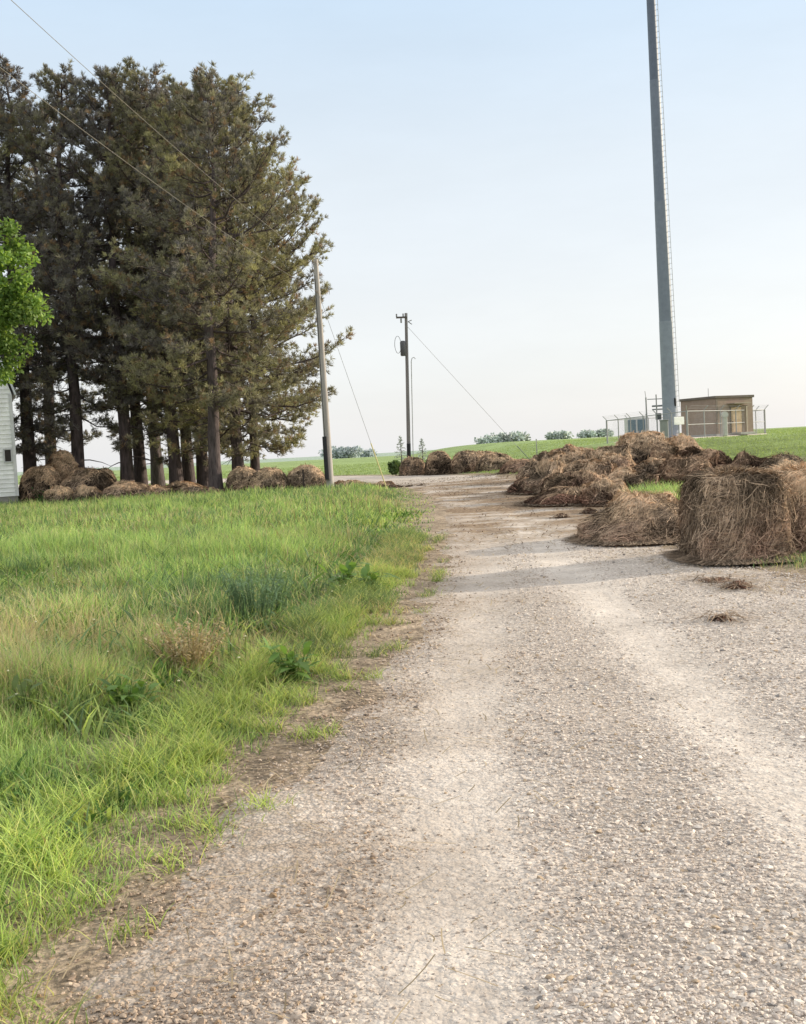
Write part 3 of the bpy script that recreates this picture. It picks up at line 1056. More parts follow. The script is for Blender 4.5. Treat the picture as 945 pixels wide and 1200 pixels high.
# right of the road
hay('round_hay_bale', 'big grey-brown bale with upright face of hanging strands, nearest the road edge', 856, 15.0, 90, 555, depth=1.5, n=6.0, m=9.0, seed=1, strands=17000, amp=0.06, gold=0.22, flare=0.08, hang=0.78, sw=0.0075, slen=(0.12, 0.48))
hay('round_hay_bale', 'reddish brown bale behind and right of the big upright-faced bale, cut by the picture edge', 940, 15.5, 92, 550, depth=1.7, n=4.4, m=4.6, seed=2, strands=11000, amp=0.08, tint=0.35, gold=1.0, hang=0.7, sw=0.0075, slen=(0.12, 0.5))
hay('collapsed_hay_bale', 'slumped rounded bale with golden crest lying left of the big upright-faced bale', 745, 18.6, 128, 578, depth=2.3, n=2.3, m=1.9, seed=3, strands=10000, amp=0.09, gold=1.1, hang=0.35, sw=0.008, slen=(0.12, 0.5), lop=0.10)
hay('hay_heap', 'pale straw-coloured bale top showing above the reddish bale at the picture edge', 918, 30, 66, 531, seed=4, strands=2200, gold=1.0, amp=0.05, shade_col=(0.24, 0.195, 0.15))
hay('hay_heap', 'dark purplish brown ragged bale just behind the big upright-faced bale', 872, 33, 66, 531, seed=5, strands=2200, tint=0.55, gold=0.25, amp=0.13)
hay('hay_heap', 'very dark brown bale with ragged top left of the purplish one', 820, 35, 66, 526, seed=6, strands=2400, tint=0.5, gold=0.3, amp=0.13)
hay('hay_heap', 'highest grey-gold bale crowning the heap in front of the tower foot', 752, 41, 82, 511, seed=7, strands=2600, gold=0.7, amp=0.12, n=2.4)
hay('hay_heap', 'small golden mound beside the highest bale, in front of the fence sign', 800, 43, 54, 514, seed=8, strands=1800, gold=0.75, amp=0.12, n=2.4)
hay('hay_heap', 'grey-brown mound left of the highest bale of the heap', 703, 38, 76, 528, seed=9, strands=2200, gold=0.45, amp=0.12, n=2.4, m=2.2)
hay('hay_heap', 'golden topped bale in the middle of the heap below the highest one', 764, 34, 56, 540, seed=10, strands=2200, gold=0.95, amp=0.11)
hay('hay_heap', 'dark hollow-faced bale directly above the green tuft', 800, 32.5, 60, 541, seed=24, strands=2000, tint=0.55, gold=0.3, amp=0.12)
hay('hay_heap', 'rust brown slumped bale in the middle front of the heap', 690, 33, 80, 546, seed=11, strands=2600, tint=0.35, gold=0.4, amp=0.13, n=2.4, m=2.2)
hay('hay_heap', 'dark brown bale left of the green tuft', 738, 31, 58, 553, seed=12, strands=2200, tint=0.3, gold=0.4, amp=0.12)
hay('hay_heap', 'grey rounded bale at the road side of the heap', 648, 37, 66, 544, seed=13, strands=2200, gold=0.35, amp=0.12, n=2.4)
hay('spread_hay', 'low fringe of rotted reddish hay spread at the front foot of the heap', 668, 30.5, 112, 571, depth=3.0, seed=14, strands=3200, tint=0.5, gold=0.6, amp=0.10, n=2.1, m=1.7, hang=0.2, cat='hay heap')
hay('spread_hay', 'low dark tongue of hay reaching out onto the road from the heap', 628, 38, 66, 559, depth=3.4, seed=15, strands=2200, tint=0.5, gold=0.4, amp=0.10, n=2.1, m=1.8, hang=0.2, cat='hay heap')
hay('hay_heap', 'dark grey mound between the heap and the row of bales', 640, 48, 60, 535, seed=16, strands=1600, gold=0.35, amp=0.12, n=2.4)
hay('hay_heap', 'brown ragged mound behind the grey road-side bale', 672, 50, 58, 529, seed=17, strands=1600, tint=0.3, gold=0.5, amp=0.13, n=2.4)
hay('round_hay_bale', 'first round bale of the distant row, with a dark upright left face', 514, 71, 31, 529, seed=18, strands=1200, gold=0.45, amp=0.06, n=3.4, m=2.6)
hay('round_hay_bale', 'second round bale of the distant row, grey with a golden cap', 549, 70, 42, 529, seed=19, strands=1300, gold=0.55, amp=0.07, n=3.0, m=2.4)
hay('round_hay_bale', 'third wide bale of the distant row, golden brown', 582, 68, 46, 531, seed=20, strands=1300, gold=0.6, amp=0.08, n=2.7, m=2.2)
hay('round_hay_bale', 'dark low bale ending the distant row beside the heap', 613, 61, 52, 538, seed=21, strands=1300, tint=0.3, gold=0.25, amp=0.10, n=2.5, m=2.2)
hay('round_hay_bale', 'small weathered grey bale at the foot of the far utility pole', 484, 73.5, 30, 536, seed=22, strands=900, gold=0.3, amp=0.07, shade_col=(0.12, 0.10, 0.085))
hay('round_hay_bale', 'bale top half hidden behind the third and second bales of the row', 566, 73, 40, 529, seed=25, strands=900, gold=0.5, amp=0.09, n=2.5)
# left, under the pines
LG = 'hay bales and heaps lying under the pines'
hay('round_hay_bale', 'dark bale against the white barn corner', 47, 53, 50, 546, seed=31, strands=1500, gold=0.4, amp=0.08, group=LG)
hay('round_hay_bale', 'wide round bale lying on its side between barn and gap in the pines', 102, 53.5, 66, 549, seed=32, strands=1900, gold=0.3, amp=0.05, n=2.8, m=2.4, group=LG)
hay('hay_heap', 'tall golden capped bale stacked behind the two bales by the barn', 72, 55.5, 46, 532, seed=33, strands=1500, gold=0.7, amp=0.08, n=2.6, group=LG)
hay('round_hay_bale', 'smooth end of a bale behind the wide one, near the gap in the pines', 121, 55.5, 28, 549, seed=34, strands=900, gold=0.3, amp=0.04, group=LG)
hay('hay_heap', 'small golden brown lump in front of the dark barn-side bale', 68, 50.5, 34, 573, seed=35, strands=900, gold=0.6, amp=0.10, group=LG)
hay('hay_heap', 'small brown rounded lump in front of the wide round bale', 103, 50.5, 42, 572, seed=36, strands=1000, gold=0.5, amp=0.10, group=LG)
hay('spread_hay', 'low spread of broken hay at the pine trunks, right of the small lumps', 152, 51, 74, 565, depth=2.6, seed=37, strands=1700, gold=0.5, tint=0.15, amp=0.12, n=2.1, m=1.9, hang=0.2, group=LG, cat='hay heap')
hay('spread_hay', 'long low golden hay spread in front of the middle pine trunks', 204, 51.5, 78, 567, depth=2.4, seed=38, strands=1700, gold=0.65, tint=0.15, amp=0.12, n=2.1, m=1.9, hang=0.2, group=LG, cat='hay heap')
hay('spread_hay', 'thin dark litter of hay left of the three bales by the near pole', 246, 51, 44, 572, depth=2.2, seed=39, strands=900, gold=0.3, amp=0.10, n=2.1, m=1.8, hang=0.2, group=LG, cat='hay heap')
hay('round_hay_bale', 'first of three bales by the near pole, below the right-hand pines', 285, 51, 42, 548, seed=40, strands=1500, gold=0.5, amp=0.07, n=3.0, group=LG)
hay('round_hay_bale', 'middle of three bales by the near pole, rounded and golden brown', 315, 50, 50, 549, seed=41, strands=1600, gold=0.55, amp=0.07, n=2.6, m=2.2, group=LG)
hay('round_hay_bale', 'third bale, behind the rusty post and touching the near pole', 358, 50.5, 50, 547, seed=42, strands=1600, gold=0.65, amp=0.07, n=2.6, m=2.2, group=LG)
hay('hay_heap', 'low brown lump just right of the near pole foot', 404, 51, 40, 564, seed=43, strands=1000, gold=0.5, tint=0.2, amp=0.10, n=2.3, group=LG)
hay('spread_hay', 'low ragged line of hay between the near pole and the guy wire', 440, 51, 52, 567, depth=1.8, seed=44, strands=1200, gold=0.5, tint=0.3, amp=0.13, n=2.1, m=1.9, hang=0.2, group=LG, cat='hay heap')
hay('spread_hay', 'reddish end of the low hay line, where it meets the gravel road', 474, 52, 40, 570, depth=1.6, seed=45, strands=1000, gold=0.35, tint=0.55, amp=0.13, n=2.1, m=1.9, hang=0.2, group=LG, cat='hay heap')
for (px, Y, wpx, yt, lab, sd_, tn, gd) in (
        (720, 35.5, 42, 533, 'small ragged brown chunk left of the golden topped middle bale', 61, 0.4, 0.5),
        (786, 39, 40, 521, 'small jagged chunk between the golden mound and the dark ragged bale', 62, 0.5, 0.4),
        (846, 37, 44, 531, 'jagged dark chunk between the purplish and the very dark bale', 63, 0.5, 0.4),
        (681, 41, 50, 532, 'low brown chunk behind the rust brown slumped bale', 64, 0.3, 0.6),
        (655, 32.5, 46, 557, 'small rotted lump at the road side of the low reddish fringe', 65, 0.5, 0.5),
        (712, 28.6, 52, 566, 'low brown lump at the front foot of the heap, behind the slumped bale', 66, 0.3, 0.6),
        (735, 45, 44, 517, 'small golden chunk at the left shoulder of the highest bale', 67, 0.2, 0.8)):
    hay('hay_heap', lab, px, Y, wpx, yt, seed=sd_, strands=1300, tint=tn, gold=gd, amp=0.12)
# lumps on the road
LUMP = 'dark clods of hay lying on the gravel'
for (px, py, wpx, hpx, lab, sd) in ((858, 690, 30, 6, 'largest dark clod of hay on the gravel in front of the big bale', 51), (838, 727, 26, 4, 'flat dark clod of hay lying on the gravel, nearest the camera', 52), (832, 682, 34, 4, 'flat dark patch of hay at the foot of the big bale', 53), (655, 607, 16, 5, 'clod of hay on the brown road in front of the heap', 54), (690, 602, 22, 6, 'clod of rotted hay beside the slumped bale and heap', 55)):
    g_ = G(px, py)
    c_t = P(px, py - hpx, g_[1])
    hay('hay_clod', lab, px, g_[1], wpx, py - hpx, depth=wpx * g_[1] / FPX * 1.1, n=2.1, m=1.7, seed=sd, strands=260, tint=0.6, gold=0.1, amp=0.16, hang=0.1, slen=(0.05, 0.18), group=LUMP, cat='hay clod', sw=0.005)

# straw litter on the road and around the heaps
mb = MB()
n = 9000
y = scatter_y(n, 15, 62, 0.3)
x = xl(y) + (xr(y) + 1.5 - xl(y)) * rng.random(n)
keep = rng.random(n) < np.clip(0.35 + 1.0 * n2(x, y * .5, 2.0) + 0.06 * (x - xl(y)), 0, 1)
x, y = x[keep], y[keep]
x2 = scatter_y(700, 3.0, 15, 0.2)
xx = xl(x2) - 0.2 + np.abs(rng.normal(0, 0.9, 700))
x3 = scatter_y(900, 5.0, 17, 0.0)
xx3 = 3.2 + rng.random(900) * 2.2
x, y = np.concatenate([x, xx, xx3]), np.concatenate([y, x2, x3])
m_ = len(x)
an = rng.random(m_) * 6.283
ln = 0.06 + 0.20 * rng.random(m_) ** 2
t = np.linspace(-0.5, 0.5, 4)
bend = rng.normal(0, 0.2, m_)[:, None] * (t ** 2 - 0.08)
px_ = x[:, None] + ln[:, None] * (np.cos(an)[:, None] * t - np.sin(an)[:, None] * bend)
py_ = y[:, None] + ln[:, None] * (np.sin(an)[:, None] * t + np.cos(an)[:, None] * bend)
pz_ = hbase(px_, py_) + 0.022 + 0.03 * rng.random(m_)[:, None] * (0.5 - t)
sd = np.stack([-np.sin(an), np.cos(an), np.zeros(m_)], -1)
cc = np.array((0.52, 0.42, 0.28)) * (0.5 + 0.6 * rng.random((m_, 1)))
cc = np.where((y[:, None] > 17) & (rng.random((m_, 1)) < 0.6), np.array((0.12, 0.07, 0.04)), cc)
mb.ribbons(np.stack([px_, py_, pz_], -1), sd, np.broadcast_to((0.003 + 0.0006 * y)[:, None], (m_, 4)), cc)
tag(mb.build('straw_litter', M_STRAW), 'loose straw and hay scraps littering the road', 'straw', kind='stuff')


# ------------------------------------------------------------------ pines
def pine(px, pyb, Y, pyt, rmax, zb, label, seed, nb=76, olive=0.3, lean=0.0):
    r_ = np.random.default_rng(seed)
    c = P(px, pyb, Y)
    x0, y0 = c[0], Y
    z0 = float(hbase(x0, y0))
    H = P(px, pyt, Y)[2] - z0
    root = thing('pine_tree', (x0, y0, z0), label, 'pine tree', 'windbreak of tall pines')
    # trunk
    K = 12
    t = np.linspace(0, 1, K)
    wob = np.cumsum(r_.normal(0, 0.17, (K, 2)), axis=0) * t[:, None]
    tp = np.stack([x0 + wob[:, 0] + lean * t * H, y0 + wob[:, 1], z0 - 0.15 + H * 0.97 * t], -1)
    tr = (0.0145 * H) * (1 - t) ** 0.8 + 0.03
    tr[0] *= 1.25
    bark = np.array((0.105, 0.083, 0.082))
    mb = MB()
    mb.tubes(tp, tr[None], 10, bark)

    def trunk_at(z):
        return np.stack([np.interp(z, t * H * .97, tp[:, k]) for k in range(3)], -1)
    # limbs
    tb = (np.arange(nb) + r_.random(nb)) / nb
    hz_ = zb + (H * 0.97 - zb) * tb
    prof = np.clip(1 - tb ** 2.6, 0, 1) ** 0.62
    prof *= 0.62 + 0.38 * np.minimum(1, tb / 0.22)
    Ln = 1.1 * rmax * prof * np.where(r_.random(nb) < 0.18, 0.45, 1) * (0.72 + 0.4 * r_.random(nb)) + 0.35
    az = np.arange(nb) * 2.39996 + r_.normal(0, 0.4, nb)
    elv = -0.18 + 0.75 * tb + r_.normal(0, 0.13, nb)
    # a few thin drooping limbs below the closed crown
    nlow = int(r_.integers(2, 8))
    hz_[:nlow] = 2.4 + (zb + 0.8 - 2.4) * r_.random(nlow) ** 0.7
    Ln[:nlow] = rmax * (0.35 + 0.5 * r_.random(nlow))
    elv[:nlow] = -0.28 + r_.normal(0, 0.16, nlow)
    KB = 6
    s = np.linspace(0, 1, KB)
    o_ = trunk_at(hz_)
    dh = np.stack([np.cos(az), np.sin(az)], -1)
    rad = Ln[:, None] * s * np.cos(elv)[:, None]
    curve = Ln[:, None] * (np.sin(elv)[:, None] * s - 0.10 * np.sin(s * math.pi) + 0.16 * s ** 3)
    bp = np.stack([o_[:, None, 0] + dh[:, None, 0] * rad, o_[:, None, 1] + dh[:, None, 1] * rad, o_[:, None, 2] + curve], -1)
    bp[:, 1:] += r_.normal(0, 0.06, (nb, KB - 1, 3)) * Ln[:, None, None] * 0.35
    br = (0.022 + 0.010 * Ln)[:, None] * (1 - 0.85 * s)
    mb.tubes(bp, br, 5, bark * 0.95)
    # dead snags low on the trunk
    nd = 7
    zd = 1.8 + r_.random(nd) * max(zb - 1.5, 0.8)
    ad_ = r_.random(nd) * 6.283
    ld_ = 0.5 + 1.6 * r_.random(nd)
    od = trunk_at(zd)
    dp = np.stack([od + np.stack([np.cos(ad_) * ld_ * q, np.sin(ad_) * ld_ * q, ld_ * (0.1 * q - 0.35 * q * q)], -1) for q in (0, .35, .7, 1)], 1)
    mb.tubes(dp, np.array([[0.035, 0.028, 0.018, 0.006]]), 4, bark * 1.15)
    mb.build('trunk', M_BARK, root, smooth=True)
    # twigs and tufts
    tips, tdir, tpaths = [], [], []
    for i in range(nb):
        L_ = Ln[i]
        nt_ = int(7 + L_ * 4.6)
        f = 0.16 + 0.84 * (np.arange(nt_) + r_.random(nt_)) / nt_
        bpos = np.stack([np.interp(f, s, bp[i, :, k]) for k in range(3)], -1)
        bd = bp[i, -1] - bp[i, 0]
        bd /= np.linalg.norm(bd)
        sgn = np.where(np.arange(nt_) % 2, 1, -1)
        ang = sgn * (0.6 + 0.6 * r_.random(nt_))
        dx = bd[0] * np.cos(ang) - bd[1] * np.sin(ang)
        dy = bd[0] * np.sin(ang) + bd[1] * np.cos(ang)
        td = np.stack([dx, dy, bd[2] + r_.normal(0.18, 0.3, nt_)], -1)
        td /= np.linalg.norm(td, axis=1, keepdims=True)
        tl = (0.25 + 0.26 * L_ * (1.15 - f)) * (0.7 + 0.6 * r_.random(nt_))
        tip = bpos + td * tl[:, None]
        tpaths.append(np.stack([bpos, bpos + td * tl[:, None] * 0.5 + r_.normal(0, 0.03, (nt_, 3)), tip + (0, 0, 0.06)], 1))
        for q in (0.45, 0.75, 1.0):
            if q < 1:
                kk = r_.random(nt_) < 0.8
            else:
                kk = np.ones(nt_, bool)
            tips.append((bpos + td * tl[:, None] * q + r_.normal(0, 0.06, (nt_, 3)))[kk])
            tdir.append(td[kk])
    mc = MB()
    TP = np.concatenate(tpaths)
    mc.tubes(TP, np.array([[0.018, 0.013, 0.008]]), 3, bark * 1.1, mat=1)
    T0 = np.concatenate(tips)
    TD = np.concatenate(tdir)
    nT = len(T0)
    NN = 21
    dv = TD[:, None] * 0.7 + np.array((0, 0, 0.4)) + r_.normal(0, 0.55, (nT, NN, 3))
    dv /= np.linalg.norm(dv, axis=2, keepdims=True)
    ln = 0.215 * (0.7 + 0.6 * r_.random((nT, NN))) * (0.85 + 0.4 * r_.random((nT, 1)))
    base = T0[:, None] + dv * 0.02
    tip = base + dv * ln[..., None]
    sd = np.cross(dv, r_.normal(0, 1, (nT, NN, 3)))
    sd /= np.linalg.norm(sd, axis=2, keepdims=True) + 1e-6
    wv = 0.025
    V = np.stack([base - sd * wv * .35, base + sd * wv * .35, base + dv * ln[..., None] * .6 + sd * wv * .5, tip, base + dv * ln[..., None] * .6 - sd * wv * .5], 2)
    nv = nT * NN
    b5 = np.arange(nv)[:, None] * 5
    Qd = b5 + np.array([0, 1, 2, 4])
    Td = b5 + np.array([4, 2, 3])
    # colour: olive and rusty tufts by patches; sunlit trees get more olive painted in
    g1, g2, g3 = np.array((0.21, 0.197, 0.19)), np.array((0.44, 0.42, 0.20)), np.array((0.36, 0.255, 0.155))
    f = fbm(T0 * 0.55 + seed, 2)
    k = np.clip(olive + 0.8 * f + r_.normal(0, 0.18, nT), 0, 1)[:, None]
    cT = g1 * (1 - k) + g2 * k
    cT = np.where(r_.random((nT, 1)) < 0.05 + 0.10 * olive, g3, cT) * (0.75 + 0.5 * r_.random((nT, 1)))
    mc.add(V.reshape(-1, 3), Qd, Td, np.repeat(cT, NN * 5, axis=0), 0)
    mc.build('crown', [M_NEEDLE, M_BARK], root)
    return root


pine(-78, 592, 60, 72, 4.6, 4.0, 'pine whose trunk is cut off by the picture edge beyond the barn', 201, olive=0.15)
pine(-12, 590, 57, 80, 4.0, 5.0, 'pine rising directly behind the white barn', 202, olive=0.15)
pine(38, 588, 58, 58, 4.2, 4.6, 'tall pine with its trunk just right of the white barn', 203, olive=0.2)
pine(93, 580, 57, 76, 4.0, 4.4, 'pine with its trunk behind the wide round bale, left of the bright gap', 204, olive=0.22)
pine(62, 575, 68, 100, 4.0, 4.5, 'rear pine standing between the barn-side pine and the one behind the round bale', 205, olive=0.15)
pine(150, 576, 57, 74, 3.9, 4.6, 'pine with a thick trunk at the right side of the bright gap', 206, olive=0.2)
pine(166, 574, 62, 96, 3.7, 4.8, 'pine whose trunk nearly touches the thick one beside the gap', 207, olive=0.2)
pine(186, 571, 72, 100, 3.6, 4.6, 'slender rear pine standing alone between the pairs of trunks', 208, olive=0.25)
pine(208, 575, 58, 76, 4.0, 4.4, 'pine in the middle of the windbreak behind the long golden hay spread', 209, olive=0.3)
pine(222, 572, 64, 100, 3.6, 4.6, 'rear pine pressed close behind the middle one', 210, olive=0.3)
pine(240, 575, 60, 92, 3.8, 4.0, 'thin-trunked pine just left of the front pine', 211, olive=0.35)
pine(254, 584, 51, 86, 3.9, 4.2, 'front pine whose trunk base is fully seen, closest to the grass', 212, olive=0.42)
pine(281, 576, 56, 92, 5.1, 2.9, 'outermost pine by the near pole, sunlit, with long low branches', 213, nb=100, olive=0.62)
pine(300, 573, 62, 190, 4.4, 3.2, 'shorter pine filling the sunlit edge behind the outermost one', 214, olive=0.5)


# ------------------------------------------------------------------ broadleaf tree
def leafy_tree(name, px, Y, pyc, rx, rz, label, seed, ncl=90, nl=150, ls=0.13, col=((0.13, 0.23, 0.06), (0.28, 0.40, 0.11)), extra=(), mat=None, trunk=True, cl_r=0.62, cat='tree', group=None):
    r_ = np.random.default_rng(seed)
    c = P(px, pyc, Y)
    z0 = float(hbase(c[0], Y))
    root = thing(name, (c[0], Y, z0), label, cat, group)
    cc = c
    d = r_.normal(0, 1, (ncl, 3))
    d /= np.linalg.norm(d, axis=1, keepdims=True)
    rr = (0.45 + 0.55 * r_.random(ncl) ** 0.4)
    cl = cc + d * rr[:, None] * np.array((rx, rx, rz))
    for e_ in extra:
        cl = np.vstack([cl, P(*e_)[None]])
    ncl = len(cl)
    mb = MB()
    tk = np.array([(c[0], Y, z0 - 0.1), (c[0] + .1, Y, z0 + (c[2] - z0) * .4), (c[0], Y + .1, c[2]), (c[0] - .1, Y, c[2] + rz * .7)])
    r_t = rx * 0.085
    mb.tubes(tk, np.array([[r_t * 1.3, r_t, r_t * .7, r_t * .2]]), 9, (0.10, 0.08, 0.065))
    st = np.stack([np.full(ncl, c[0]), np.full(ncl, Y), np.clip(cl[:, 2] - 0.6 * rz * r_.random(ncl), z0 + (c[2] - z0) * .35, None)], -1)
    md = (st + cl) / 2 + np.array((0, 0, 0.15 * rz))
    mb.tubes(np.stack([st, md, cl], 1), np.array([[r_t * .4, r_t * .25, r_t * .07]]), 5, (0.09, 0.07, 0.055))
    mb.build('trunk', M_BARK, root, smooth=True)
    q = r_.normal(0, 1, (ncl, nl, 3))
    q /= np.linalg.norm(q, axis=2, keepdims=True)
    q *= (r_.random((ncl, nl, 1)) ** 0.45) * np.array((1, 1, 0.75)) * cl_r * (0.7 + 0.6 * r_.random((ncl, 1, 1)))
    pos = (cl[:, None] + q).reshape(-1, 3)
    n = len(pos)
    dv = q.reshape(-1, 3) * 0.8 + r_.normal(0, 0.35, (n, 3)) - np.array((0, 0, 0.35))
    dv /= np.linalg.norm(dv, axis=1, keepdims=True)
    sd = np.cross(dv, r_.normal(0, 0.5, (n, 3)) + np.array((0, 0, 1.0)))
    sd /= np.linalg.norm(sd, axis=1, keepdims=True) + 1e-6
    L_ = ls * (0.7 + 0.6 * r_.random(n))
    pts = np.stack([pos, pos + dv * L_[:, None] * 0.5, pos + dv * L_[:, None]], 1)
    wv = L_[:, None] * np.array([0.25, 0.85, 0.12])
    k = r_.random((n, 1))
    cT = (np.array(col[0]) * (1 - k) + np.array(col[1]) * k) * np.repeat(0.7 + 0.6 * r_.random((ncl, 1)), nl, axis=0)
    MB_ = MB()
    MB_.ribbons(pts, sd, wv, cT)
    MB_.build('crown', mat or M_LEAF, root)
    return root


leafy_tree('maple_tree', -58, 38, 345, 2.6, 2.5, 'bright green maple overhanging the white barn roof, at the picture edge', 301, ncl=105, nl=190, ls=0.13, cl_r=0.5,
           extra=[(18, 285, 38), (28, 300, 38), (40, 350, 38), (30, 365, 37.5), (44, 368, 38), (20, 340, 37.6), (8, 400, 37.8), (22, 405, 38), (12, 425, 38), (4, 440, 38), (10, 265, 38), (25, 325, 37.5), (-5, 380, 37.6), (14, 370, 37.4), (0, 300, 37)])

# distant trees, haze painted in as pale leaf colours
DG = 'hazy trees along the far horizon'
for i, (px, Y, pyt, pyb, wpx, lab) in enumerate((
        (395, 520, 523, 531, 22, 'pale grey-green far tree just right of the near pole'),
        (411, 520, 522, 531, 20, 'pale far tree right of the first one beyond the near pole'),
        (432, 560, 527, 531, 14, 'tiny pale far bush nearest the guy wire'),
        (576, 300, 521, 525, 22, 'low bush on the horizon above the second bale of the row'),
        (600, 300, 519, 524, 26, 'rounded bush on the horizon above the third bale of the row'),
        (690, 260, 516, 519, 16, 'small bush on the horizon left of the fence corner post'),
        (708, 260, 514, 518, 14, 'small bush touching the fence corner post on the horizon'),
        (655, 280, 517, 521, 20, 'flat bush on the horizon above the heap'))):
    base = P(px, pyb, Y)
    zz_ = hbase(base[0], Y)
    hcen = (pyt + pyb) / 2
    rx_ = wpx * 0.8 * Y / FPX
    rz_ = max((P(px, pyt, Y)[2] - float(zz_)) / 2, 1.0)
    hcen = 600 - 0
    cpt = np.array((base[0], Y, float(zz_) + rz_))
    dd = cpt - CAMP
    kx, ky, kz = dd @ RV, dd @ UV, dd @ fwd
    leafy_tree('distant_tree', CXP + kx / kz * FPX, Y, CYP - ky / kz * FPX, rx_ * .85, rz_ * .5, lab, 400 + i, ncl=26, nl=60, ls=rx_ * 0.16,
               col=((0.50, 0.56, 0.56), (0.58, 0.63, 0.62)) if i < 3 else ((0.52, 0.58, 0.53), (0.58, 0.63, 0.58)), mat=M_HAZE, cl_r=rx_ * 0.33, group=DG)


def sapling(px, Y, pyt, label, seed):
    r_ = np.random.default_rng(seed)
    c = P(px, 530, Y)
    z0 = float(hbase(c[0], Y))
    H = P(px, pyt, Y)[2] - z0
    root = thing('young_spruce', (c[0], Y, z0), label, 'young spruce')
    mb = MB()
    mb.tubes(np.array([(c[0], Y, z0 - .1), (c[0] + .03, Y, z0 + H * .5), (c[0], Y, z0 + H)]), np.array([[0.06, 0.04, 0.012]]), 5, (0.13, 0.12, 0.11))
    nb = 34
    tb = (np.arange(nb) + .5) / nb
    L_ = (1 - tb) * 0.30 * H + 0.06
    az = np.arange(nb) * 2.4
    o_ = np.stack([np.full(nb, c[0]), np.full(nb, Y), z0 + 0.12 * H + 0.88 * H * tb], -1)
    dvv = np.stack([np.cos(az), np.sin(az), np.full(nb, -0.1)], -1)
    mb.tubes(np.stack([o_, o_ + dvv * L_[:, None] * .5, o_ + dvv * L_[:, None] + (0, 0, .06)], 1), np.array([[0.018, 0.012, 0.006]]), 3, (0.15, 0.14, 0.13))
    mb.build('trunk', M_BARK, root)
    nn = 14
    f = 0.3 + 0.7 * r_.random((nb, nn))
    pos = (o_[:, None] + dvv[:, None] * (L_[:, None] * f)[..., None]).reshape(-1, 3)
    n = len(pos)
    dv = r_.normal(0, 1, (n, 3))
    dv /= np.linalg.norm(dv, axis=1, keepdims=True)
    sd = np.cross(dv, r_.normal(0, 1, (n, 3)))
    sd /= np.linalg.norm(sd, axis=1, keepdims=True)
    mc = MB()
    mc.ribbons(np.stack([pos, pos + dv * .06, pos + dv * .13], 1), sd, np.broadcast_to(np.array([0.03, 0.045, 0.01]), (n, 3)), np.array((0.45, 0.49, 0.47)) * (0.7 + .6 * r_.random((n, 1))))
    mc.build('crown', M_NEEDLE, root)


sapling(470, 84, 511, 'sparse young spruce just left of the far utility pole', 501)
sapling(495, 86, 514, 'sparse young spruce just right of the far utility pole', 502)
leafy_tree('shrub', 463, 74.5, 546, 0.36, 0.42, 'dark green shrub beside the small weathered bale at the far pole', 503, ncl=26, nl=80, ls=0.11, col=((0.12, 0.19, 0.08), (0.17, 0.25, 0.10)), cl_r=0.2, cat='shrub')


# ------------------------------------------------------------------ poles and wires
def rod(mb, a, b, r, sides=8, col=(1, 1, 1), mat=0, cap=True):
    mb.tubes(np.array([a, (np.array(a) + np.array(b)) / 2, b]), r, sides, col, mat, cap)


WOOD = (0.40, 0.37, 0.345)
# near pole
nb0 = P(388, 579, 48)
n0 = np.array((nb0[0], 48, float(hbase(nb0[0], 48))))
ntop = P(370, 304, 48)
root = thing('utility_pole', n0, 'weathered grey wooden utility pole in front of the pines, leaning slightly, with black cable guard', 'utility pole')
ax = (ntop - n0)
mb = MB()
t = np.linspace(0, 1, 9)
mb.tubes(n0 + ax * t[:, None] - np.array((0, 0, 0.2)) * (1 - t[:, None]), np.linspace(0.17, 0.105, 9)[None], 12, WOOD, cap=True)
mb.build('pole', M_WOODPOLE, root, smooth=True)
mb = MB()
axu = ax / np.linalg.norm(ax)
o_ = np.array((-0.09, -0.17, 0))
mb.tubes(np.array([n0 + ax * k + o_ * (1 - 0.25 * k) for k in (0.06, 0.12, 0.18, 0.245)]), 0.12, 10, (0.02, 0.02, 0.024), cap=True)
mb.build('cable_guard', M_BLACK, root, smooth=True)
mb = MB()
o2 = np.array((-0.10, -0.12, 0))
mb.tubes(np.array([n0 + ax * k + o2 * (1 - 0.3 * k) for k in np.linspace(0.245, 0.93, 6)]), 0.02, 6, (0.05, 0.05, 0.055))
mb.build('riser_cable', M_BLACK, root, smooth=True)
for k, s_ in ((0.985, -1), (0.86, -1)):
    mb = MB()
    b_ = n0 + ax * k
    rod(mb, b_ + (0, -0.1, 0), b_ + (0.0, -0.26, 0.0), 0.018, 6, (0.3, 0.3, 0.3))
    for q in range(3):
        rod(mb, b_ + (0, -0.2 - q * .035, 0), b_ + (0, -0.22 - q * .035, 0), 0.05, 10, (0.35, 0.30, 0.26))
    mb.build('insulator', M_PAINT, root, smooth=True)
NA, NB_ = n0 + ax * 0.985, n0 + ax * 0.86


def wire(name, a, b, sag, r, label, n=60, col=(0.13, 0.12, 0.11), group=None):
    t = np.linspace(0, 1, n)[:, None]
    p = np.array(a) + (np.array(b) - np.array(a)) * t - np.array((0, 0, sag)) * 4 * t * (1 - t)
    mb = MB()
    mb.tubes(p, r, 5, col)
    tag(mb.build_at(name, M_STEEL, tuple(a), smooth=True), label, 'wire', group)


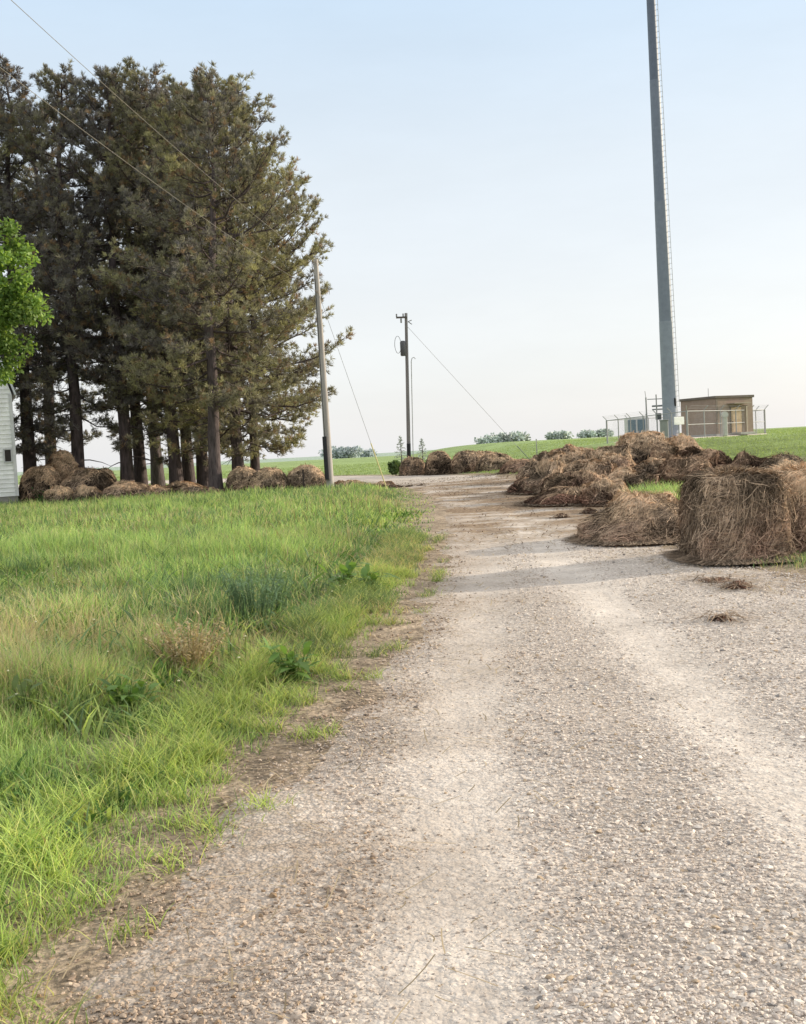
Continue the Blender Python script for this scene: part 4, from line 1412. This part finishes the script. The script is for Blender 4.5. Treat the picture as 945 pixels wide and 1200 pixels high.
# the far ends hang on a pole behind the camera's left shoulder, out of sight
d1 = P(12, 0, 19) + np.array((0, 0, 0.9))
e1 = NA + (d1 - NA) * ((48 + 14) / (48 - 19.0))
d2 = P(0, 80, 19) + np.array((0, 0, 0.9))
e2 = NB_ + (d2 - NB_) * ((48 + 14) / (48 - 19.0))
for nm, a_, b_, lab in (('power_line', NA, e1, 'upper overhead wire running from the near pole top, up over the pine crowns'), ('power_line', NB_, e2, 'lower overhead wire crossing in front of the pines to the near pole')):
    wire(nm, a_ + np.array((0, -0.28, 0)), b_, 0.9, 0.006, lab, group='overhead wires of the near pole', col=(0.24, 0.215, 0.185))

# guy wire with yellow guard
ga = P(455, 577, 45.5)
ga[2] = float(hbase(ga[0], ga[1]))
gt = n0 + ax * 0.87
root = thing('guy_wire', ga, 'guy wire with yellow lower guard, slanting from the near pole to the grass', 'guy wire')
mb = MB()
mb.tubes(np.array([ga + (gt - ga) * k for k in (0, 0.5, 1)]), 0.010, 5, (0.4, 0.4, 0.4))
mb.build('cable', M_STEEL, root)
mb = MB()
mb.tubes(np.array([ga + (gt - ga) * k for k in (0.0, 0.1, 0.2, 0.235)]), 0.024, 8, (0.60, 0.53, 0.24), cap=True)
mb.build('guard', M_PAINT, root, smooth=True)

# far pole
fb = P(479, 540, 78)
f0 = np.array((fb[0], 78, float(hbase(fb[0], 78))))
ft = P(476, 367, 78)
fa = ft - f0
root = thing('utility_pole', f0, 'distant thin utility pole with transformer and crossarm, by the row of bales', 'utility pole')
mb = MB()
mb.tubes(f0 + fa * np.linspace(-0.02, 1, 8)[:, None], np.linspace(0.15, 0.105, 8)[None], 10, np.array((0.27, 0.25, 0.25)), cap=True)
mb.build('pole', M_WOODPOLE, root, smooth=True)
mb = MB()
mb.tubes(np.array([f0 + fa * k + (0, -0.16, 0) for k in (0.09, 0.14, 0.19)]), 0.15, 10, (0.02, 0.02, 0.025), cap=True)
mb.build('cable_guard', M_BLACK, root, smooth=True)
mb = MB()
mb.tubes(np.array([f0 + fa * k + (0.30, -0.05, 0) for k in (0.01, 0.3, 0.6, 0.70)]), 0.035, 6, (0.62, 0.62, 0.62))
lp = f0 + fa * 0.70 + (0.30, -0.05, 0)
mb.tubes(np.array([lp + (0, 0, 0), lp + (0.06, 0, .22), lp + (.2, 0, .28), lp + (.3, 0, .15)]), 0.03, 6, (0.5, 0.5, 0.5))
mb.build('conduit', M_STEEL, root, smooth=True)
mb = MB()
ca_ = f0 + fa * 0.975
mb.box(ca_ + (-0.32, -0.2, -0.02), (0.75, 0.1, 0.12), 0.15, (0.14, 0.12, 0.11))
mb.build('crossarm', M_WOODPOLE, root)
for dx in (-0.66, -0.2, 0.0):
    mb = MB()
    b_ = ca_ + (dx, -0.2, 0.02)
    rod(mb, b_, b_ + (0, 0, 0.22), 0.05, 8, (0.32, 0.31, 0.32))
    mb.build('insulator', M_PAINT, root, smooth=True)
mb = MB()
b_ = ca_ + (-0.36, -0.22, -0.4)
rod(mb, b_, b_ + (0, 0, 0.3), 0.06, 8, (0.35, 0.35, 0.36))
mb.build('fuse_cutout', M_PAINT, root, smooth=True)
mb = MB()
b_ = ca_ + (0.22, -0.05, -0.42)
rod(mb, b_ + (-.1, 0, .1), b_ + (.16, 0, .2), 0.03, 6, (0.2, 0.2, 0.2))
rod(mb, b_ + (-.1, 0, .1), b_ + (.16, 0, -.1), 0.03, 6, (0.2, 0.2, 0.2))
mb.build('bracket', M_STEEL, root)
mb = MB()
b_ = f0 + fa * 0.74 + (-0.24, -0.12, 0)
mb.tubes(np.array([b_ + (0, 0, k) for k in (-0.05, 0, 0.9, 1.0)]), np.array([[0.15, 0.2, 0.2, 0.13]]), 12, (0.12, 0.12, 0.13), cap=True)
mb.build('transformer', M_STEEL, root, smooth=True)
mb = MB()
an = np.linspace(0, 2 * math.pi, 18)
mb.tubes(b_ + np.stack([-0.35 + 0.22 * np.cos(an), 0 * an, 0.75 + 0.6 * np.sin(an)], -1), 0.018, 4, (0.3, 0.3, 0.32))
mb.build('cable_loop', M_BLACK, root)
ge = P(622, 527, 76)
ge[2] = float(hbase(ge[0], ge[1])) + 0.02
root = thing('guy_wire', ge, 'long guy wire slanting from the distant pole top down behind the bale row', 'guy wire')
mb = MB()
gt2 = f0 + fa * 0.925
mb.tubes(np.array([ge + (gt2 - ge) * k for k in (0, .5, 1)]), 0.012, 5, (0.35, 0.35, 0.36))
mb.build('cable', M_STEEL, root)
mb = MB()
mb.tubes(np.array([ge + (gt2 - ge) * k for k in (0, .06, .11)]), 0.035, 6, (0.22, 0.26, 0.20), cap=True)
mb.build('guard', M_PAINT, root, smooth=True)

# steel post in front of the bales, left
tp = P(357, 582, 48.3)
b0 = np.array((tp[0], 48.3, float(hbase(tp[0], 48.3))))
root = thing('fence_post', b0, 'single rusty dark steel post standing in front of the third bale by the near pole', 'fence post')
mb = MB()
mb.box(b0 + (0, 0, 0.5), (0.075, 0.03, 1.16), 0.2, (0.05, 0.035, 0.03))
mb.box(b0 + (0, 0.018, 0.5), (0.012, 0.03, 1.16), 0.2, (0.07, 0.045, 0.035))
for k in range(6):
    mb.box(b0 + (0, -0.014, 0.25 + k * 0.14), (0.045, 0.016, 0.02), 0.2, (0.07, 0.045, 0.035))
mb.build('post', M_STEEL, root)
mk = P(629, 523, 90)
mb = MB()
z_ = float(hbase(mk[0], 90))
rod(mb, (mk[0], 90, z_ - .1), (mk[0], 90, z_ + 1.3), 0.045, 6, (0.40, 0.38, 0.36))
rod(mb, (mk[0], 90, z_ + 1.3), (mk[0], 90, z_ + 1.36), 0.06, 6, (0.3, 0.3, 0.3))
tag(mb.build_at('marker_post', M_PAINT, (mk[0], 90, z_)), 'thin lone marker post on the horizon behind the bale row', 'post')

# ------------------------------------------------------------------ barn
bc = P(22, 575, 50)
X1 = bc[0]
zb_ = float(hbase(X1 - 2, 50))
root = thing('white_barn', (X1 - 3.0, 52.5, zb_), 'weathered white painted barn with gambrel end and tiny dark window, mostly outside the picture', 'barn')
W_ = 6.0
eave = P(15, 462, 50)[2] - zb_
prof = [(-W_, 0.55), (0, 0.55), (0, eave), (-0.75, eave + 2.4), (-W_ / 2, eave + 3.7), (-W_ + 0.75, eave + 2.4), (-W_, eave)]
mb = MB()
wc = (0.93, 0.925, 0.91)
n_ = len(prof)
Vf = [(X1 + a, 50.0, zb_ + z) for a, z in prof] + [(X1 + a, 60.0, zb_ + z) for a, z in prof]
# clapboards on the gable end: thin boards stepped 3 mm proud
mb.add(Vf, [(0, 1, 2, 6), (6, 2, 3, 5)] + [(1, 8, 9, 2), (0, 6, 13, 7)] + [(7, 13, 9, 8), (13, 12, 10, 9)], [(5, 3, 4), (12, 11, 10)], wc)
for k in range(1, 30):
    z = 0.55 + k * 0.2
    if z < eave:
        lo, hi = -W_, 0
    elif z < eave + 2.4:
        q = (z - eave) / 2.4 * 0.75
        lo, hi = -W_ + q, -q
    else:
        break
    mb.box((X1 + (lo + hi) / 2, 49.985, zb_ + z), (hi - lo, 0.03, 0.010), 0, (0.82, 0.82, 0.81))
mb.build('wall', M_PAINT, root)
mb = MB()
mb.box((X1 - W_ / 2 - 0.0, 55, zb_ + 0.27), (W_ - 0.08, 9.9, 0.60), 0, (0.30, 0.285, 0.26))
mb.build('foundation', M_CONC, root)
mb = MB()
for (a, b_) in (((0.12, eave - 0.05), (-0.72, eave + 2.45)), ((-0.72, eave + 2.45), (-W_ / 2, eave + 3.78)), ((-W_ - 0.12, eave - 0.05), (-W_ + 0.72, eave + 2.45)), ((-W_ + 0.72, eave + 2.45), (-W_ / 2, eave + 3.78))):
    s_ = 1 if a[0] > -W_ / 2 else -1
    nx3, nz3 = s_ * abs(b_[1] - a[1]), abs(b_[0] - a[0])
    l_ = math.hypot(nx3, nz3)
    nx3, nz3 = nx3 / l_ * 0.08, nz3 / l_ * 0.08
    V = []
    for yv in (49.75, 60.25):
        V += [(X1 + a[0], yv, zb_ + a[1]), (X1 + b_[0], yv, zb_ + b_[1]), (X1 + b_[0] + nx3, yv, zb_ + b_[1] + nz3), (X1 + a[0] + nx3, yv, zb_ + a[1] + nz3)]
    mb.add(V, [(0, 1, 2, 3), (4, 7, 6, 5), (0, 4, 5, 1), (1, 5, 6, 2), (2, 6, 7, 3), (3, 7, 4, 0)], None, (0.62, 0.64, 0.67))
mb.build('roof', M_STEEL, root)
wp = P(10, 534, 50)
fr = MB()
for dx, dz, sx_, sz_ in ((0, .29, .38, .06), (0, -.29, .38, .06), (-.16, 0, .06, .52), (.16, 0, .06, .52)):
    fr.box((wp[0] + dx, 49.96, wp[2] + dz), (sx_, 0.07, sz_), 0, (0.55, 0.55, 0.55))
fo = MB().box((wp[0], 49.975, wp[2]), (0.26, 0.03, 0.52), 0, (0.03, 0.022, 0.02)).build('window', M_BLACK, root)
ff = fr.build('frame', M_PAINT, root)
ff.parent = fo
mb = MB()
mb.box((X1 - 0.07, 49.962, zb_ + 0.55 + (eave - 0.55) / 2), (0.14, 0.05, eave - 0.55), 0, (0.64, 0.64, 0.64))
mb.build('corner_board', M_PAINT, root)
_a = R(21)
_piv = Vector((X1, 50.0, zb_))
_rot = Matrix.Translation(_piv) @ Matrix.Rotation(_a, 4, 'Z') @ Matrix.Translation(-_piv)
root.matrix_basis = _rot @ Matrix.Translation(root.location)

# ------------------------------------------------------------------ tower compound
# gravel pad
mb = MB()
pc = np.array([P(712, 515, 96)[:2], P(795, 512, 77.5)[:2], P(905, 508, 89)[:2], P(850, 508, 106)[:2]])
n_ = 24
uu, vv = np.meshgrid(np.linspace(0, 1, n_), np.linspace(0, 1, n_))
pp = (pc[0] * ((1 - uu) * (1 - vv))[..., None] + pc[1] * (uu * (1 - vv))[..., None] + pc[2] * (uu * vv)[..., None] + pc[3] * ((1 - uu) * vv)[..., None])
zz = hbase(pp[..., 0], pp[..., 1]) + 0.09
edge_ = np.minimum(np.minimum(uu, 1 - uu), np.minimum(vv, 1 - vv)) < 0.01
zz = zz - 0.25 * edge_
idx = np.arange(n_ * n_).reshape(n_, n_)
Q = np.stack([idx[:-1, :-1], idx[:-1, 1:], idx[1:, 1:], idx[1:, :-1]], -1).reshape(-1, 4)
mb.add(np.concatenate([pp, zz[..., None]], -1), Q, None, (0.7, 0, 0))
tag(mb.build('gravel_pad', M_GRAVEL, smooth=True), 'pale gravel pad inside the fenced compound', 'gravel pad', kind='structure')

# monopole
TY = 85.0
tb_ = P(787, 512, TY)
t0 = np.array((tb_[0], TY, float(hbase(tb_[0], TY))))
root = thing('monopole_tower', t0, 'very tall tapering grey steel monopole rising out of the picture behind the heap', 'tower')
HT = 46.0
mb = MB()
cuts = [0, 9, 18, 27, 36, HT]
SC = np.array((0.105, 0.125, 0.16))
zprev = 0
for k in range(len(cuts) - 1):
    za, zb2 = cuts[k], cuts[k + 1]
    ra_, rb_ = 0.585 - 0.29 * za / 36, 0.585 - 0.29 * zb2 / 36 + 0.008
    SC = np.array((0.265, 0.295, 0.355)) * (1 - k / 4.0) + np.array((0.10, 0.125, 0.19)) * (k / 4.0)
    mb.tubes(np.array([t0 + (0, 0, za + (0.1 if k == 0 else -0.9)), t0 + (0, 0, (za + zb2) / 2), t0 + (0, 0, zb2)]), np.array([[ra_ - 0.008 * k * 0, (ra_ + rb_) / 2, rb_]]), 18, SC * (1 + 0.05 * (-1) ** k), cap=True)
mb.build('shaft', M_STEEL, root, smooth=True)
mb = MB()
mb.tubes(np.array([t0 + (0, 0, -0.2), t0 + (0, 0, 0.05), t0 + (0, 0, 0.12)]), 0.95, 20, (0.4, 0.4, 0.39), cap=True)
mb.build('footing', M_CONC, root)
mb = MB()
mb.tubes(np.array([t0 + (0, 0, .12), t0 + (0, 0, .16), t0 + (0, 0, .2)]), 0.8, 18, SC, cap=True)
mb.build('base_plate', M_STEEL, root)


def tower_r(z):
    return 0.585 - 0.29 * z / 36


da = np.array((math.cos(-0.5), math.sin(-0.5), 0))
mb = MB()
zs = np.linspace(2.5, HT - 0.5, 20)
mb.tubes(np.array([t0 + da * (tower_r(z) + 0.17) + (0, 0, z) for z in zs]), 0.022, 5, (0.6, 0.6, 0.6))
mb.build('safety_cable', M_STEEL, root)
mb = MB()
st_ = np.array((-da[1], da[0], 0))
for z in np.arange(2.5, HT - 0.4, 0.4):
    a_ = t0 + da * tower_r(z) + (0, 0, z)
    s_ = 1 if int(z / 0.4 + .01) % 2 else -1
    rod(mb, a_, a_ + da * 0.17, 0.013, 4, (0.45, 0.46, 0.47), cap=False)
    rod(mb, a_ + da * 0.15, a_ + da * 0.15 + st_ * 0.2 * s_, 0.012, 4, (0.45, 0.46, 0.47), cap=False)
o_peg = mb.build('step_peg', M_STEEL, root)
tag(o_peg, kind='stuff')
mb = MB()
hb = P(792, 471, TY - .55)
mb.box((hb[0], TY - 0.50, hb[2]), (0.16, 0.16, 0.62), 0.5, (0.015, 0.015, 0.018), bev=0.05)
mb.build('access_port', M_BLACK, root)
mb = MB()
for z in (33.6,):
    mb.tubes(np.array([t0 + (0, 0, z - .5), t0 + (0, 0, z), t0 + (0, 0, z + .5)]), tower_r(z) + 0.06, 16, SC * .5, cap=True)
mb.build('clamp_collar', M_STEEL, root, smooth=True)

_top = P(763, 0, TY)
root.rotation_euler = (0, math.atan2(_top[0] - t0[0], _top[2] - t0[2]), 0)

# equipment shelter
cz = np.array(P(840, 511, 86.0))
c0 = np.array((cz[0], 86.0, float(hbase(cz[0], 86.0)) + 0.1))
TH = R(43)
va = math.atan2(-c0[1], -c0[0])
nr = va + TH                      # outward normal of the right (door) face
nl = nr - math.pi / 2             # outward normal of the left face
dr_ = np.array((math.cos(nl + math.pi), math.sin(nl + math.pi), 0))   # along the right face
dl_ = np.array((math.cos(nr + math.pi), math.sin(nr + math.pi), 0))   # along the left face
LR, LLn, BH = 3.85, 3.95, 2.8
shel = thing('equipment_shelter', c0, 'small square tan equipment shelter with a flat roof and lit tan door, inside the fence', 'shelter')
cc = c0 + dr_ * LR / 2 + dl_ * LLn / 2
rzb = math.atan2(dr_[1], dr_[0])
TAN = (0.34, 0.26, 0.21)
MB().box(cc + (0, 0, BH / 2 + 0.1), (LR, LLn, BH), rzb, TAN).build('wall', M_CONC, shel)
MB().box(cc + (0, 0, 0.0), (LR + 0.15, LLn + 0.15, 0.3), rzb, (0.40, 0.39, 0.37)).build('slab', M_CONC, shel)
MB().box(cc + (0, 0, BH + 0.19), (LR + 0.22, LLn + 0.22, 0.2), rzb, (0.17, 0.145, 0.125), bev=0.02).build('roof', M_CONC, shel)
nR = np.array((math.cos(nr), math.sin(nr), 0))
nL = np.array((math.cos(nl), math.sin(nl), 0))


def on_r(s, z, out=0.0):
    return c0 + dr_ * s + nR * out + np.array((0, 0, z))


dS = 2.05
MB().box(on_r(dS, 1.15, 0.03), (1.25, 0.06, 2.2), rzb, (0.16, 0.13, 0.10)).build('door_frame', M_PAINT, shel)
door = MB().box(on_r(dS, 1.13, 0.055), (1.05, 0.06, 2.06), rzb, (0.52, 0.37, 0.22), bev=0.01).build('door', M_PAINT, shel)
mb = MB()
mb.box(on_r(dS, 1.6, 0.088), (0.8, 0.012, 0.8), rzb, (0.60, 0.44, 0.28))
mb.box(on_r(dS, 0.62, 0.088), (0.8, 0.012, 0.8), rzb, (0.60, 0.44, 0.28))
pn = mb.build('panel', M_PAINT, door)
pn.data.transform(Matrix.Translation(door.location - shel.location - Vector((0, 0, 0)))) if False else None
pn.parent = door
hd = MB().box(on_r(dS - 0.44, 1.05, 0.12), (0.1, 0.07, 0.05), rzb, (0.1, 0.1, 0.1)).build('handle', M_STEEL, door)
# children of the door were placed in world space; the door's own origin is the shelter's
for ch in (pn, hd):
    ch.data.transform(Matrix.Translation(-shel.location))
mb = MB()
mb.box(on_r(dS, 2.45, 0.42), (1.75, 0.84, 0.07), rzb, (0.36, 0.30, 0.24))
mb.box(on_r(dS - 0.7, 2.25, 0.3), (0.05, 0.55, 0.05), rzb, (0.25, 0.2, 0.16))
mb.box(on_r(dS + 0.7, 2.25, 0.3), (0.05, 0.55, 0.05), rzb, (0.25, 0.2, 0.16))
mb.build('door_canopy', M_PAINT, shel)
MB().box(on_r(3.15, 1.25, 0.03), (0.14, 0.06, 2.1), rzb, (0.45, 0.38, 0.30)).build('conduit', M_PAINT, shel)
MB().box(on_r(0.10, 1.5, 0.02), (0.18, 0.05, 2.8), rzb, (0.20, 0.16, 0.13)).build('corner_trim', M_PAINT, shel)
mb = MB()
rod(mb, cc + (-0.6, 0, BH + .2), cc + (-0.6, 0, BH + 1.0), 0.025, 6, (0.45, 0.45, 0.45))
mb.build('antenna', M_STEEL, shel)
mb = MB()
mb.box(on_r(dS, 0.1, 0.7), (1.5, 1.1, 0.18), rzb, (0.42, 0.40, 0.38), bev=0.02)
tag(mb.build_at('door_step', M_CONC, tuple(on_r(dS, 0, 0.7))), 'concrete step slab in front of the shelter door', 'step')

# fence
fp = {k: np.array((v[0], v[1], 0)) for k, v in dict(A=P(712, 515, 95)[:2], B=P(806, 512, 79.5)[:2], C=P(897, 508, 90.5)[:2], D=P(850, 508, 104)[:2]).items()}
for v in fp.values():
    v[2] = float(hbase(v[0], v[1])) + 0.05
FH = 2.0
GALV = (0.34, 0.345, 0.35)
fen = thing('chain_link_fence', fp['B'], 'galvanised chain-link fence with angled barbed-wire arms around the tower compound', 'fence')
run = [('A', 'B', 6), ('B', 'C', 5), ('C', 'D', 5), ('D', 'A', 6)]
rails, fab, barb = MB(), MB(), MB()
ctr = sum(fp.values()) / 4
for a, b_, n_ in run:
    A_, B_ = fp[a], fp[b_]
    d_ = (B_ - A_)
    ln_ = np.linalg.norm(d_[:2])
    outv = np.array((d_[1], -d_[0], 0)) / ln_
    if np.dot(outv, A_ - ctr) < 0:
        outv = -outv
    for k in range(n_):
        p = A_ + d_ * k / n_
        mb = MB()
        r_ = 0.075 if k == 0 else 0.045
        rod(mb, p - (0, 0, .2), p + (0, 0, FH), r_, 8, GALV)
        ov = outv if k else (p - ctr) / np.linalg.norm((p - ctr)[:2])
        ov = np.array((ov[0], ov[1], 0))
        rod(mb, p + (0, 0, FH), p + ov * 0.32 + (0, 0, FH + 0.34), 0.03, 6, GALV)
        mb.build('post', M_STEEL, fen, smooth=True)
    rod(rails, A_ + (0, 0, FH - .04), B_ + (0, 0, FH - .04), 0.034, 6, GALV)
    if a in 'B':
        rod(rails, A_ + (0, 0, FH * .5), B_ + (0, 0, FH * .5), 0.03, 6, GALV)
    # fabric: two sets of slanting wires
    nw = int(ln_ / 0.17)
    sl = FH * 0.9
    for sg in (1, -1):
        s0 = np.linspace(0, ln_, nw)
        s1 = s0 + sg * sl
        z0_, z1_ = np.full(nw, 0.05), np.full(nw, FH - .05)
        f_ = np.ones(nw)
        lim = np.where(s1 > ln_, (ln_ - s0) / (s1 - s0), np.where(s1 < 0, -s0 / (s1 - s0), 1.0))
        s1 = s0 + (s1 - s0) * lim
        z1_ = 0.05 + (FH - 0.1) * lim
        p0 = A_ + d_ * (s0 / ln_)[:, None] + np.stack([0 * s0, 0 * s0, z0_], -1)
        p1 = A_ + d_ * (s1 / ln_)[:, None] + np.stack([0 * s0, 0 * s0, z1_], -1)
        k_ = lim > 0.03
        fab.tubes(np.stack([p0, (p0 + p1) / 2, p1], 1)[k_], 0.0022, 3, (0.45, 0.46, 0.47))
    for q in (0.12, 0.22, 0.32):
        barb.tubes(np.array([A_ + outv * q + (0, 0, FH + q * 1.05), (A_ + B_) / 2 + outv * q + (0, 0, FH + q * 1.05 - .01), B_ + outv * q + (0, 0, FH + q * 1.05)]), 0.005, 3, (0.45, 0.45, 0.45))
rails.build('top_rail', M_STEEL, fen, smooth=True)
fab.build('chain_link', M_STEEL, fen)
barb.build('barbed_wire', M_STEEL, fen)
gdir = (fp['A'] - fp['B'])
gdir /= np.linalg.norm(gdir)
sgp = np.array(P(796, 493, 79.0))
mb = MB()
mb.box(sgp, (1.0, 0.03, 0.55), 0.55, (0.9, 0.9, 0.88), bev=0.01)
mb.box(sgp + (0.0094, -0.0153, 0), (0.9, 0.004, 0.45), 0.55, (0.86, 0.86, 0.85))
for dx in (-.4, .4):
    mb.box(sgp + (dx, 0.06, -0.0), (0.03, 0.1, 0.04), 0.08, (0.5, 0.5, 0.5))
rod(mb, (sgp[0], 79.1, float(hbase(sgp[0], 79.1))), (sgp[0], 79.1, sgp[2] + .2), 0.04, 6, GALV)
tag(mb.build_at('warning_sign', M_PAINT, tuple(sgp)), 'blank-looking white rectangular sign at the fence corner below the tower', 'sign')

# cabinets behind the fence
cb = np.array(P(746, 510, 92.0))
cb[2] = float(hbase(cb[0], 92)) + 0.05
root = thing('equipment_cabinet', cb, 'white twin outdoor cabinet with two blue-grey doors behind the left fence corner', 'cabinet')
hcab = P(746, 490, 92)[2] - cb[2]
MB().box(cb + (0, 0, hcab / 2 + .05), (1.75, 0.8, hcab), 0.06, (0.66, 0.66, 0.66), bev=0.02).build('body', M_PAINT, root)
for dx in (-0.42, 0.36):
    d_ = MB().box(cb + (dx, -0.42 + dx * 0.06, hcab * .62), (0.64, 0.05, hcab * .62), 0.06, (0.13, 0.20, 0.26), bev=0.015).build('door', M_PAINT, root)
mast = np.array(P(759, 512, 88))
mast[2] = float(hbase(mast[0], 88))
root = thing('ice_bridge', mast, 'slim steel posts with a horizontal cable bridge leading from a mast to the tower', 'cable bridge')
mt = P(758, 462, 88)
mb = MB()
rod(mb, mast - (0, 0, .1), (mast[0], 88, mt[2] - 0.25), 0.06, 8, GALV)
rod(mb, (mast[0], 88, mt[2] - 0.3), (mast[0] - 0.06, 88, mt[2] + .25), 0.025, 6, GALV)
mb.build('post', M_STEEL, root, smooth=True)
q = np.array(P(771, 512, 86))
q[2] = float(hbase(q[0], 86))
qt = P(771, 466, 86)[2]
mb = MB()
rod(mb, q - (0, 0, .1), (q[0], 86, qt + .25), 0.05, 8, GALV)
mb.build('post', M_STEEL, root, smooth=True)
mb = MB()
for py_, w_ in ((468, 0.07), (476, 0.16), (480, 0.12)):
    a_, b_ = P(759 if py_ < 470 else 765, py_, 87.5), P(782, py_ - 1, 85)
    mb.tubes(np.array([a_, (a_ + b_) / 2, b_]), w_ / 2, 6, (0.16, 0.165, 0.18), cap=True)
mb.build('cable_tray', M_STEEL, root)
mb = MB()
z_ = P(773, 488, 86)[2]
mb.box((q[0] + .1, 85.9, z_), (0.4, 0.25, 0.5), 0.2, (0.10, 0.105, 0.12), bev=0.02)
mb.build('junction_box', M_STEEL, root)
# pedestal and small boxes by the fence
pd = np.array(P(779, 515, 78))
pd[2] = float(hbase(pd[0], 78))
root = thing('utility_pedestal', pd, 'short grey cable pedestal standing at the foot of the tower, outside the fence', 'pedestal')
MB().box(pd + (0, 0, 0.72), (0.5, 0.4, 1.5), 0.1, (0.28, 0.29, 0.28), bev=0.04).build('body', M_STEEL, root)
MB().box(pd + (0, 0, 1.5), (0.56, 0.46, 0.1), 0.1, (0.24, 0.25, 0.24), bev=0.03).build('cap', M_STEEL, root)
mp = np.array(P(850, 510, 83.5))
mp[2] = float(hbase(mp[0], 83.5)) + 0.05
root = thing('meter_pedestal', mp, 'pale grey meter stand with rounded top in front of the shelter corner', 'meter stand')
mb = MB()
mb.box(mp + (0, 0, .75), (0.34, 0.3, 1.5), 0.3, (0.52, 0.50, 0.47), bev=0.05)
mb.build('body', M_PAINT, root)
mb = MB()
mb.tubes(np.array([mp + (0, -0.22, 1.62), mp + (0, 0, 1.62), mp + (0, 0.15, 1.62)]), 0.24, 14, (0.55, 0.53, 0.5), cap=True)
mb.build('meter', M_PAINT, root, smooth=True)

# ------------------------------------------------------------------ render look
scene.view_settings.view_transform = 'Standard'
scene.view_settings.look = 'None'
scene.view_settings.exposure = 0
scene.view_settings.gamma = 1
scene.cycles.use_denoising = True
scene.cycles.max_bounces = 6
scene.cycles.transparent_max_bounces = 8
scene.cycles.sample_clamp_indirect = 8
